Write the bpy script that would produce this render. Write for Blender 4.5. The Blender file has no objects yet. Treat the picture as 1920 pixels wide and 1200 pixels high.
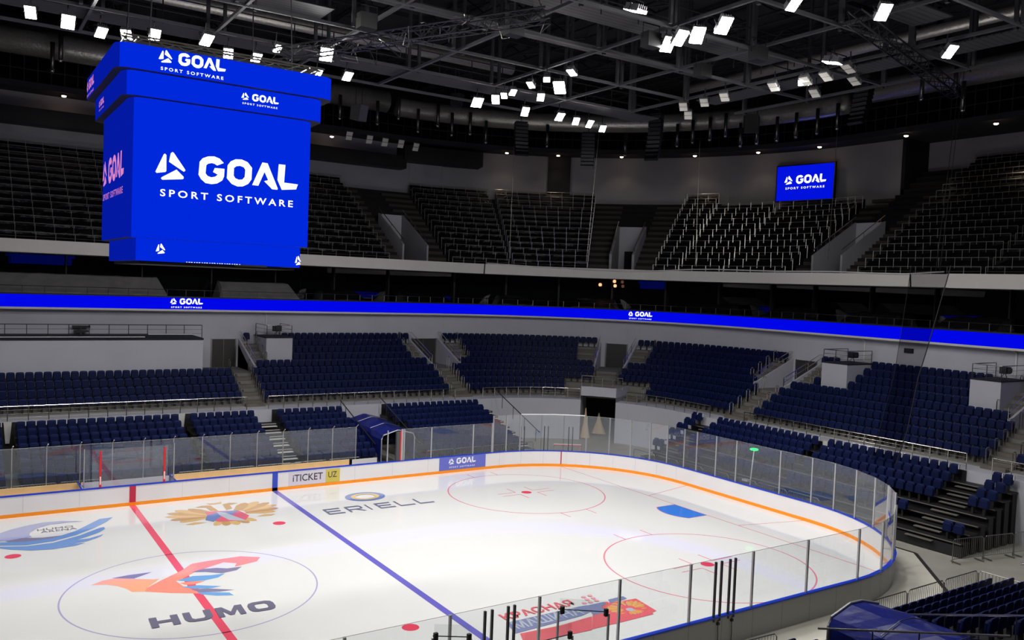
import bpy, math, random
from math import pi, sin, cos
from mathutils import Vector, Matrix
random.seed(7)
SC = bpy.context.scene
COL = SC.collection

# ------------------------------------------------------------------ camera, world, exposure
CAM_POS = (-7.6704, -32.4343, 11.8194)
YAW, PITCH, ROLL, FPX = 0.5858, -0.0402, 0.0386, 1582.51
def setup_camera():
    cy, sy, cp, sp = cos(YAW), sin(YAW), cos(PITCH), sin(PITCH)
    f = Vector((sy*cp, cy*cp, sp)); r = Vector((cy, -sy, 0)); u = r.cross(f)
    c, s = cos(ROLL), sin(ROLL)
    r2 = c*r + s*u; u2 = -s*r + c*u
    cam = bpy.data.cameras.new('camera'); ob = bpy.data.objects.new('camera', cam)
    COL.objects.link(ob)
    m = Matrix((r2, u2, -f)).transposed().to_4x4(); m.translation = Vector(CAM_POS)
    ob.matrix_world = m
    cam.sensor_fit = 'HORIZONTAL'; cam.sensor_width = 36.0
    cam.lens = 36.0*FPX/1920.0
    cam.clip_start = 0.1; cam.clip_end = 400
    SC.camera = ob
setup_camera()
w = bpy.data.worlds.new('world'); SC.world = w; w.use_nodes = True
w.node_tree.nodes['Background'].inputs[0].default_value = (0.8, 0.88, 1.0, 1)
w.node_tree.nodes['Background'].inputs[1].default_value = 0.006
SC.view_settings.view_transform = 'Standard'; SC.view_settings.look = 'None'
SC.view_settings.exposure = 0.0; SC.view_settings.gamma = 1.0
SC.view_settings.use_curve_mapping = False
SC.cycles.use_denoising = True
SC.cycles.transparent_max_bounces = 40
SC.cycles.max_bounces = 8
SC.cycles.diffuse_bounces = 4
SC.cycles.sample_clamp_indirect = 6.0
SPOT_W = 760.0

# ------------------------------------------------------------------ materials
def lin(c):
    return tuple(((x/255.0)/12.92 if x/255.0 <= 0.04045 else ((x/255.0+0.055)/1.055)**2.4) for x in c)
MATS = {}
def mat(name, rgb, rough=0.6, metal=0.0, spec=0.5, var=0.0, scale=3.0, bump=0.0, emit=0.0, coat=0.0, srgb=True):
    m = bpy.data.materials.new(name); m.use_nodes = True
    nt = m.node_tree; b = nt.nodes['Principled BSDF']
    c = lin(rgb) if srgb else rgb
    b.inputs['Base Color'].default_value = (*c, 1)
    b.inputs['Roughness'].default_value = rough
    b.inputs['Metallic'].default_value = metal
    b.inputs['Specular IOR Level'].default_value = spec
    b.inputs['Coat Weight'].default_value = coat
    if emit:
        b.inputs['Emission Color'].default_value = (*c, 1); b.inputs['Emission Strength'].default_value = emit
    if var or bump:
        tc = nt.nodes.new('ShaderNodeTexCoord'); n = nt.nodes.new('ShaderNodeTexNoise')
        n.inputs['Scale'].default_value = scale; n.inputs['Detail'].default_value = 5
        nt.links.new(tc.outputs['Object'], n.inputs['Vector'])
        if var:
            mr = nt.nodes.new('ShaderNodeMapRange')
            mr.inputs[1].default_value = 0.3; mr.inputs[2].default_value = 0.7
            mr.inputs[3].default_value = 1-var; mr.inputs[4].default_value = 1+var
            nt.links.new(n.outputs[0], mr.inputs[0])
            mx = nt.nodes.new('ShaderNodeVectorMath'); mx.operation = 'SCALE'
            mx.inputs[0].default_value = c
            nt.links.new(mr.outputs[0], mx.inputs['Scale'])
            nt.links.new(mx.outputs[0], b.inputs['Base Color'])
        if bump:
            bp = nt.nodes.new('ShaderNodeBump'); bp.inputs['Strength'].default_value = bump
            bp.inputs['Distance'].default_value = 0.05
            nt.links.new(n.outputs[0], bp.inputs['Height']); nt.links.new(bp.outputs[0], b.inputs['Normal'])
    MATS[name] = m
    return m
def emis(name, rgb, strength, srgb=True):
    m = bpy.data.materials.new(name); m.use_nodes = True
    nt = m.node_tree; nt.nodes.clear()
    o = nt.nodes.new('ShaderNodeOutputMaterial'); e = nt.nodes.new('ShaderNodeEmission')
    e.inputs[0].default_value = (*(lin(rgb) if srgb else rgb), 1); e.inputs[1].default_value = strength
    nt.links.new(e.outputs[0], o.inputs[0]); MATS[name] = m
    return m
def glass(name, tint, haze, refl, rough=0.0):
    """thin sheet: see-through + fresnel mirror + a painted haze for ice glare"""
    m = bpy.data.materials.new(name); m.use_nodes = True
    nt = m.node_tree; nt.nodes.clear(); N = nt.nodes.new; L = nt.links.new
    o = N('ShaderNodeOutputMaterial'); t = N('ShaderNodeBsdfTransparent'); t.inputs[0].default_value = (*tint, 1)
    d = N('ShaderNodeBsdfDiffuse'); d.inputs[0].default_value = (0.62, 0.74, 0.9, 1)  # bluish veil painted in for the bright ice reflected in the panes
    g = N('ShaderNodeBsdfGlossy'); g.inputs['Roughness'].default_value = rough; g.inputs[0].default_value = (1, 1, 1, 1)
    lw = N('ShaderNodeLayerWeight'); lw.inputs[0].default_value = 0.5
    pw = N('ShaderNodeMath'); pw.operation = 'POWER'; pw.inputs[1].default_value = 5.0; L(lw.outputs['Facing'], pw.inputs[0])
    ma = N('ShaderNodeMath'); ma.operation = 'MULTIPLY_ADD'; ma.inputs[1].default_value = 0.96; ma.inputs[2].default_value = 0.04; L(pw.outputs[0], ma.inputs[0])
    mu = N('ShaderNodeMath'); mu.operation = 'MULTIPLY'; mu.inputs[1].default_value = refl; mu.use_clamp = True
    L(ma.outputs[0], mu.inputs[0])
    a = N('ShaderNodeMixShader'); a.inputs[0].default_value = haze
    L(t.outputs[0], a.inputs[1]); L(d.outputs[0], a.inputs[2])
    b = N('ShaderNodeMixShader'); L(mu.outputs[0], b.inputs[0]); L(a.outputs[0], b.inputs[1]); L(g.outputs[0], b.inputs[2])
    L(b.outputs[0], o.inputs[0]); MATS[name] = m
    return m
def striped(name, rgb, rgb2, axis, period, frac, rough=0.5, metal=0.0):
    """panel seams / corrugation: narrow darker line every `period` metres along a local axis"""
    m = mat(name, rgb, rough, metal); nt = m.node_tree; b = nt.nodes['Principled BSDF']
    tc = nt.nodes.new('ShaderNodeTexCoord'); sp = nt.nodes.new('ShaderNodeSeparateXYZ')
    nt.links.new(tc.outputs['Object'], sp.inputs[0])
    di = nt.nodes.new('ShaderNodeMath'); di.operation = 'DIVIDE'; di.inputs[1].default_value = period
    nt.links.new(sp.outputs[axis], di.inputs[0])
    fc = nt.nodes.new('ShaderNodeMath'); fc.operation = 'FRACT'; nt.links.new(di.outputs[0], fc.inputs[0])
    lt = nt.nodes.new('ShaderNodeMath'); lt.operation = 'LESS_THAN'; lt.inputs[1].default_value = frac
    nt.links.new(fc.outputs[0], lt.inputs[0])
    mx = nt.nodes.new('ShaderNodeMix'); mx.data_type = 'RGBA'
    mx.inputs[6].default_value = (*lin(rgb), 1); mx.inputs[7].default_value = (*lin(rgb2), 1)
    nt.links.new(lt.outputs[0], mx.inputs[0]); nt.links.new(mx.outputs[2], b.inputs['Base Color'])
    return m

M = MATS
mat("ice", (229, 228, 226), 0.05, spec=0.45, var=0.015, scale=0.12)
mat('board_white', (232, 228, 228), 0.28, var=0.02, scale=0.7)
striped('board_outer', (170, 168, 164), (120, 118, 114), 0, 1.55, 0.012, 0.5)
mat('cap_blue', (20, 62, 200), 0.35); mat('kick_orange', (255, 150, 10), 0.35)
mat('line_red', (238, 88, 112), 0.12); mat('line_thin', (230, 135, 150), 0.12); mat('line_blue', (110, 104, 196), 0.12)
mat('line_lilac', (178, 172, 210), 0.12); mat('dot_red', (236, 70, 98), 0.12); mat('crease_blue', (52, 128, 232), 0.12)
mat('board_red', (196, 40, 70), 0.3); mat('board_blue', (50, 74, 190), 0.3)
ICE_C = dict(orange=(255, 178, 140), coral=(252, 152, 134), slate=(140, 136, 166), sky=(120, 170, 226), gold=(222, 182, 122),
  red=(226, 110, 130), blue=(120, 140, 194), silver=(190, 196, 210), lilac=(172, 176, 214), azure=(118, 158, 220),
  mblue=(134, 140, 182), mred=(236, 108, 118), mgold=(240, 158, 92), ink=(112, 110, 134), dark=(118, 122, 150), dots=(240, 170, 180), eyellow=(228, 196, 120), gold2=(204, 158, 104))
for k, v in ICE_C.items(): mat('ice_'+k, v, 0.06)
mat('ad_grey', (214, 206, 218), 0.3); mat('ad_yellow', (208, 190, 84), 0.3); mat('ad_violet', (106, 112, 204), 0.3)
mat('ad_ink', (60, 58, 70), 0.4); mat('ad_white', (245, 245, 245), 0.4)
glass('shield', (0.93, 0.955, 0.955), 0.055, 2.0)
glass('suite_glass', (0.30, 0.32, 0.36), 0.0, 1.6)
mat('post_alu', (186, 186, 188), 0.35, 0.6); mat('post_black', (28, 28, 32), 0.4)
mat('steel', (205, 200, 190), 0.22, 1.0); mat('steel_dull', (150, 148, 142), 0.35, 1.0); mat('dark_steel', (66, 66, 72), 0.45, 0.6)
mat('navy', (9, 24, 72), 0.55, spec=0.18, var=0.10, scale=2.0); mat('navy_pan', (7, 19, 60), 0.55, spec=0.18)
mat('bracket_white', (200, 200, 205), 0.5)
mat('cover_black', (11, 11, 13), 0.36, spec=0.35, var=0.3, scale=4, bump=0.9)
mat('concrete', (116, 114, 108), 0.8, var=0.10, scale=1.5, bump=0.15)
mat('apron', (196, 192, 180), 0.7, var=0.06, scale=0.8)
mat('floor_grey', (150, 147, 138), 0.55, var=0.10, scale=0.5)
mat('gap_dark', (34, 30, 24), 0.8)
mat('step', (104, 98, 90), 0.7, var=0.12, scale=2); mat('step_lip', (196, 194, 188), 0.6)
mat("wall_grey", (192, 192, 200), 0.75, var=0.05, scale=0.4, bump=0.05)
mat('wall_dark', (158, 158, 164), 0.85, var=0.06, scale=0.3)
mat('block_white', (182, 182, 190), 0.75, var=0.03, scale=0.6)
mat('fascia', (226, 222, 216), 0.5, var=0.02, scale=0.3)
mat('door_dark', (52, 50, 48), 0.5); mat('tunnel_black', (24, 26, 16), 0.9)
mat('frame_black', (22, 22, 24), 0.6, var=0.2, scale=2)
mat('dark_platform', (22, 22, 25), 0.8); mat('step_shaded', (70, 62, 56), 0.8); mat('rail_bright', (214, 212, 206), 0.3, 0.75)  # upper steps: darker copy of the step colour, their dimness painted in
mat('tan', (240, 204, 150), 0.5, var=0.05, scale=2)
mat('curtain', (206, 178, 140), 0.8)
mat('tarp_blue', (20, 30, 104), 0.25, var=0.12, scale=1.2, bump=0.6)
mat('tarp_grey', (128, 126, 124), 0.7, var=0.10, scale=1.5, bump=0.5)
mat('red', (214, 36, 44), 0.4); mat('red_white', (230, 225, 225), 0.4)
mat('rubber_grey', (74, 74, 76), 0.6); mat('black', (12, 12, 13), 0.6); mat('black_box', (24, 24, 26), 0.5, var=0.1)
mat('white_plastic', (225, 225, 225), 0.5)
mat('ceiling', (46, 46, 50), 0.9, var=0.12, scale=0.3); mat('beam', (76, 76, 81), 0.6, var=0.08, scale=1.0)
mat('beam_dark', (30, 30, 34), 0.7); mat('beam_mid', (62, 62, 67), 0.7); striped('deck_panel', (70, 70, 72), (40, 40, 43), 1, 0.30, 0.22, 0.6)
mat('duct', (206, 203, 194), 0.33, 0.65, bump=0.5, scale=7, var=0.12); mat('nozzle', (120, 118, 116), 0.3, 0.9); mat('nozzle_tip', (230, 230, 225), 0.25, 0.8)
mat('lamp_body', (168, 168, 172), 0.4, 0.7); mat('lamp_off', (214, 212, 204), 0.5)
emis('lamp_on', (255, 250, 246), 26.0); emis('downlight', (255, 214, 180), 14.0); emis('pendant', (255, 176, 128), 1.6)
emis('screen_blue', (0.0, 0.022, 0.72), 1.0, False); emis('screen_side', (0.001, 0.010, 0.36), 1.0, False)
emis('ribbon_blue', (0.0, 0.002, 0.80), 1.0, False); emis('small_screen', (0.0, 0.006, 0.72), 1.0, False)
emis('logo_white', (255, 255, 255), 1.25); emis('logo_pink', (240, 150, 220), 0.8)
emis('green_glow', (20, 255, 120), 1.6)
mat('screen_case', (14, 14, 18), 0.6, var=0.2, scale=8)
mat('louvre', (20, 18, 22), 0.7); mat('hose', (225, 225, 222), 0.3)
glass('net', (0.58, 0.58, 0.59), 0.0, 0.0)

# ------------------------------------------------------------------ mesh helpers
class MB:
    def __init__(s): s.v = []; s.f = []; s.m = []
    def add(s, vs, fs, mi=0):
        o = len(s.v); s.v += [tuple(p) for p in vs]
        s.f += [tuple(i+o for i in f) for f in fs]; s.m += [mi]*len(fs)
    def quad(s, a, b, c, d, mi=0): s.add([a, b, c, d], [(0, 1, 2, 3)], mi)
    def hexa(s, b, t, mi=0):  # bottom quad, top quad (ccw seen from above)
        s.add(list(b)+list(t), [(3, 2, 1, 0), (4, 5, 6, 7), (0, 1, 5, 4), (1, 2, 6, 5), (2, 3, 7, 6), (3, 0, 4, 7)], mi)
    def box(s, x0, x1, y0, y1, z0, z1, mi=0):
        s.hexa([(x0, y0, z0), (x1, y0, z0), (x1, y1, z0), (x0, y1, z0)], [(x0, y0, z1), (x1, y0, z1), (x1, y1, z1), (x0, y1, z1)], mi)
    def obox(s, c, ax, ay, az, mi=0):  # centre + half-axis vectors
        c, ax, ay, az = map(Vector, (c, ax, ay, az))
        P = [c-ax-ay-az, c+ax-ay-az, c+ax+ay-az, c-ax+ay-az, c-ax-ay+az, c+ax-ay+az, c+ax+ay+az, c-ax+ay+az]
        s.add(P, [(3, 2, 1, 0), (4, 5, 6, 7), (0, 1, 5, 4), (1, 2, 6, 5), (2, 3, 7, 6), (3, 0, 4, 7)], mi)
    def tube(s, pts, r, n=6, mi=0, closed=False):
        pts = [Vector(p) for p in pts]; k = len(pts); rings = []
        for i, p in enumerate(pts):
            a = pts[i-1] if i > 0 or closed else p; b = pts[(i+1) % k] if i < k-1 or closed else p
            d = (b-a); d = d.normalized() if d.length > 1e-9 else Vector((0, 0, 1))
            ref = Vector((0, 0, 1)) if abs(d.z) < 0.9 else Vector((1, 0, 0))
            x = d.cross(ref).normalized(); y = d.cross(x)
            rings.append([p + r*(cos(2*pi*j/n)*x + sin(2*pi*j/n)*y) for j in range(n)])
        vs = [q for ring in rings for q in ring]; fs = []
        for i in range(k if closed else k-1):
            i2 = (i+1) % k
            for j in range(n): fs.append((i*n+j, i*n+(j+1) % n, i2*n+(j+1) % n, i2*n+j))
        if not closed: fs += [tuple(range(n-1, -1, -1)), tuple(range((k-1)*n, k*n))]
        s.add(vs, fs, mi)
    def lathe(s, prof, c, n=16, mi=0, axis=None):  # prof [(r,z)] about +z at c
        vs = []; fs = []
        for r, z in prof:
            for j in range(n): vs.append((c[0]+r*cos(2*pi*j/n), c[1]+r*sin(2*pi*j/n), c[2]+z))
        for i in range(len(prof)-1):
            for j in range(n): fs.append((i*n+j, i*n+(j+1) % n, (i+1)*n+(j+1) % n, (i+1)*n+j))
        fs += [tuple(range(n-1, -1, -1)), tuple(range((len(prof)-1)*n, len(prof)*n))]
        s.add(vs, fs, mi)
    def ngon(s, pts, mi=0): s.add(pts, [tuple(range(len(pts)))], mi)
    def build(s, name, mats, parent=None, smooth=False, loc=None):
        me = bpy.data.meshes.new(name); me.from_pydata(s.v, [], s.f)
        if isinstance(mats, str): mats = [mats]
        for k in mats: me.materials.append(M[k])
        if len(mats) > 1: me.polygons.foreach_set('material_index', s.m)
        if smooth: me.polygons.foreach_set('use_smooth', [True]*len(me.polygons))
        me.update()
        ob = bpy.data.objects.new(name, me); COL.objects.link(ob)
        if parent is not None: ob.parent = parent
        if loc is not None: ob.location = loc
        return ob
def tag(o, label, cat, group=None, kind=None):
    o['label'] = label; o['category'] = cat
    if group: o['group'] = group
    if kind: o['kind'] = kind
    return o
def struct(o, label=None):
    o['kind'] = 'structure'
    if label: o['label'] = label
    return o
def empty(name, loc=(0, 0, 0), rz=0.0):
    o = bpy.data.objects.new(name, None); o.location = loc; o.rotation_euler = (0, 0, rz); o.empty_display_size = 0.2
    COL.objects.link(o); return o
def copy_tree(o, parent=None):
    c = o.copy(); COL.objects.link(c)
    if parent is not None: c.parent = parent
    for ch in list(o.children): copy_tree(ch, c)
    return c
ORD = ['', 'first', 'second', 'third', 'fourth', 'fifth', 'sixth', 'seventh', 'eighth', 'ninth', 'tenth', 'eleventh', 'twelfth', 'thirteenth', 'fourteenth', 'fifteenth',
       'sixteenth', 'seventeenth', 'eighteenth', 'nineteenth', 'twentieth', 'twenty-first', 'twenty-second', 'twenty-third', 'twenty-fourth', 'twenty-fifth', 'twenty-sixth',
       'twenty-seventh', 'twenty-eighth', 'twenty-ninth', 'thirtieth', 'thirty-first', 'thirty-second', 'thirty-third', 'thirty-fourth', 'thirty-fifth', 'thirty-sixth', 'thirty-seventh', 'thirty-eighth']
def text_mesh(name, body, p0, xdir, ydir, width, height, matname, parent=None, bold=0.0, extr=0.0, spacing=1.0):
    """flat lettering: baseline start p0, width along xdir, cap height along ydir"""
    cu = bpy.data.curves.new(name, 'FONT'); cu.body = body; cu.size = 1; cu.offset = bold; cu.space_character = spacing
    cu.resolution_u = 3
    ob = bpy.data.objects.new(name, cu); COL.objects.link(ob)
    bpy.context.view_layer.update()
    me = bpy.data.meshes.new_from_object(ob.evaluated_get(bpy.context.evaluated_depsgraph_get()))
    bpy.data.objects.remove(ob); bpy.data.curves.remove(cu)
    xs = [v.co.x for v in me.vertices]; ys = [v.co.y for v in me.vertices]
    x0, x1, y0, y1 = min(xs), max(xs), min(ys), max(ys)
    X = Vector(xdir).normalized(); Y = Vector(ydir); P = Vector(p0)
    for v in me.vertices:
        v.co = P + X*((v.co.x-x0)/(x1-x0)*width) + Y*((v.co.y-y0)/(y1-y0)*height)
    me.materials.clear(); me.materials.append(M[matname]); me.name = name
    o = bpy.data.objects.new(name, me); COL.objects.link(o)
    if parent is not None: o.parent = parent
    return o
def tri_poly(mb, pts3, mi=0):
    """triangulated (possibly concave) polygon"""
    from mathutils.geometry import tessellate_polygon
    P = [Vector(p) for p in pts3]
    mb.add(P, [tuple(t) for t in tessellate_polygon([P])], mi)
def tri_poly_holes(mb, loops, mi=0):
    from mathutils.geometry import tessellate_polygon
    L = [[Vector(p) for p in l] for l in loops]
    mb.add([p for l in L for p in l], [tuple(t) for t in tessellate_polygon(L)], mi)

# ------------------------------------------------------------------ bowl plan: everything concentric about a 26.4 x 12 core
CX, CY, RREF = 26.4, 12.0, 15.0
QA = pi/2*RREF
T_END = CX + QA + CY*2   # reaches y = -12 on the end side
def P2(t, r):
    if t <= CX: return (t, CY+r)
    if t <= CX+QA:
        a = pi/2-(t-CX)/RREF; return (CX+r*cos(a), CY+r*sin(a))
    if t <= T_END: return (CX+r, CY-(t-CX-QA))
    a = -(t-T_END)/RREF; return (CX+r*cos(a), -CY+r*sin(a))
def P3(t, r, z): x, y = P2(t, r); return (x, y, z)
def ang(t):   # rotation about z so that local +y points outward (away from rink)
    if t <= CX: return 0.0
    if t <= CX+QA: return -(t-CX)/RREF
    return -pi/2 if t <= T_END else -pi/2-(t-T_END)/RREF
def tsamples(t0, t1, step=1.2):
    ks = [t0, t1]
    if t0 < CX < t1: ks.append(CX)
    if t0 < CX+QA < t1: ks.append(CX+QA)
    for u0, u1 in ((CX, CX+QA), (T_END, T_END+QA)):
        a, b = max(t0, u0), min(t1, u1)
        if b > a:
            n = max(1, int((b-a)/step))
            ks += [a+(b-a)*i/n for i in range(n+1)]
    ks = sorted(set(round(k, 5) for k in ks)); return ks
def ring(mb, t0, t1, prof, mi=0, caps=True, step=1.2):
    """sweep a closed (r,z) profile along the bowl"""
    ts = tsamples(t0, t1, step); n = len(prof); vs = []; fs = []
    for t in ts: vs += [P3(t, r, z) for r, z in prof]
    for i in range(len(ts)-1):
        for j in range(n):
            k = (j+1) % n; fs.append((i*n+j, i*n+k, (i+1)*n+k, (i+1)*n+j))
    if caps: fs += [tuple(range(n-1, -1, -1)), tuple(range((len(ts)-1)*n, len(ts)*n))]
    mb.add(vs, fs, mi)
def sheet(mb, t0, t1, r0, z0, r1, z1, mi=0, step=1.2):
    ts = tsamples(t0, t1, step)
    for a, b in zip(ts[:-1], ts[1:]): mb.quad(P3(a, r0, z0), P3(b, r0, z0), P3(b, r1, z1), P3(a, r1, z1), mi)
def rail_pts(t0, t1, r, z, step=1.0): return [P3(t, r, z) for t in tsamples(t0, t1, step)]
def arc_len(t0, t1, r):
    a, b = max(t0, CX), min(t1, CX+QA); s = (t1-t0)
    if b > a: s += (b-a)*(r/RREF-1)
    return s
def march(t0, t1, r, step):
    """t values spaced `step` metres apart along offset r"""
    out = []; t = t0; 
    while t <= t1+1e-6:
        out.append(t); t += step*(RREF/r if CX <= t < CX+QA or t > T_END else 1.0)
    return out
T0 = -16.0   # bowl is built from here; the frame cuts it at about -6
T1 = 84.0
# ------------------------------------------------------------------ ice and its paint
HW, EX, RC = 13.15, 30.0, 8.5
def rink_path(off=0.0, z=0.0, n=14, x0=-16.0):
    """from far left along the far boards, round the right end, back along the near boards"""
    h, e, r = HW+off, EX+off, RC+off; cx, cy = EX-RC, HW-RC
    pts = [(x0, h, z)]
    pts += [(cx+r*sin(pi/2*i/n), cy+r*cos(pi/2*i/n), z) for i in range(n+1)]
    pts += [(cx+r*cos(pi/2*i/n), -cy-r*sin(pi/2*i/n), z) for i in range(n+1)]
    pts += [(x0, -h, z)]
    return pts
mb = MB(); P = rink_path(0.0, 0.0); mb.ngon(P[::-1]); 
ice = mb.build('ice_sheet', 'ice'); tag(ice, 'glossy white ice sheet with painted lines, circles and emblems', 'ice rink')
ZI = [0.0015]
def layer(): ZI[0] += 0.0004; return ZI[0]
def ice_part(name, mb, m): return mb.build(name, m, ice)
def strip(mb, a, b, w, z):
    a = Vector((a[0], a[1], z)); b = Vector((b[0], b[1], z)); d = (b-a).normalized(); s = Vector((-d.y, d.x, 0))*w/2
    mb.quad(a-s, b-s, b+s, a+s)
def annulus(mb, c, r, w, z, n=96, sx=1.0):
    vs = []
    for i in range(n):
        a = 2*pi*i/n
        vs += [(c[0]+(r-w/2)*cos(a)*sx, c[1]+(r-w/2)*sin(a), z), (c[0]+(r+w/2)*cos(a)*sx, c[1]+(r+w/2)*sin(a), z)]
    mb.add(vs, [(2*i, 2*i+1, (2*i+3) % (2*n), (2*i+2) % (2*n)) for i in range(n)])
def disc(mb, c, r, z, n=40, sx=1.0): mb.ngon([(c[0]+sx*r*cos(2*pi*i/n), c[1]+r*sin(2*pi*i/n), z) for i in range(n)])
z = layer(); mb = MB(); strip(mb, (0, -HW), (0, HW), 0.30, z); o = ice_part('center_line', mb, 'line_red'); o['label'] = 'broad red centre line'
mb = MB(); strip(mb, (7.28, -HW), (7.28, HW), 0.30, z); o = ice_part('zone_line', mb, 'line_blue'); o['label'] = 'broad blue line'
mb = MB(); yg = HW-RC+math.sqrt(RC**2-(26.03-(EX-RC))**2); strip(mb, (26.03, -yg), (26.03, yg), 0.06, z); o = ice_part('goal_line', mb, 'line_thin'); o['label'] = 'thin red goal line'
for s in (1, -1):
    mb = MB(); strip(mb, (26.03, 3.35*s), (EX, 4.27*s), 0.06, z); ice_part('trapezoid_line', mb, 'line_thin')
mb = MB(); annulus(mb, (0, 0), 4.5, 0.06, z); o = ice_part('center_circle', mb, 'line_lilac'); o['label'] = 'lilac centre circle'
for s in (1, -1):
    c = (19.95, 7.0*s); mb = MB(); annulus(mb, c, 4.5, 0.07, z)
    for dx in (-0.85, 0.85):
        for sy in (1, -1): strip(mb, (c[0]+dx, c[1]+sy*4.42), (c[0]+dx, c[1]+sy*5.3), 0.06, z)
    for sx in (1, -1):
        for sy in (1, -1):
            strip(mb, (c[0]+sx*0.6, c[1]+sy*0.25), (c[0]+sx*1.8, c[1]+sy*0.25), 0.06, z)
            strip(mb, (c[0]+sx*0.6, c[1]+sy*0.25), (c[0]+sx*0.6, c[1]+sy*1.15), 0.06, z)
    ice_part('faceoff_circle', mb, 'line_thin')
    mb = MB(); disc(mb, c, 0.30, z+0.0003); ice_part('faceoff_spot', mb, 'dot_red')
for c in ((5.52, 7), (5.52, -7), (-5.52, 7)):
    mb = MB(); disc(mb, c, 0.30, z+0.0003); ice_part('faceoff_spot', mb, 'dot_red')
mb = MB(); cp = [(26.0, 1.22), (24.66, 1.22)]+[(26.03-1.83*cos(a), 1.83*sin(a)) for a in [0.728-i*0.1456*1 for i in range(1, 10)]]+[(24.66, -1.22), (26.0, -1.22)]
mb.ngon([(x, y, z) for x, y in cp]); o = ice_part('goal_crease', mb, 'crease_blue'); o['label'] = 'blue goal crease'
mb = MB(); [strip(mb, p, q, .05, z+.0003) for p, q in zip(cp[:-1], cp[1:])]; ice_part('crease_outline', mb, 'line_thin')
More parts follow.
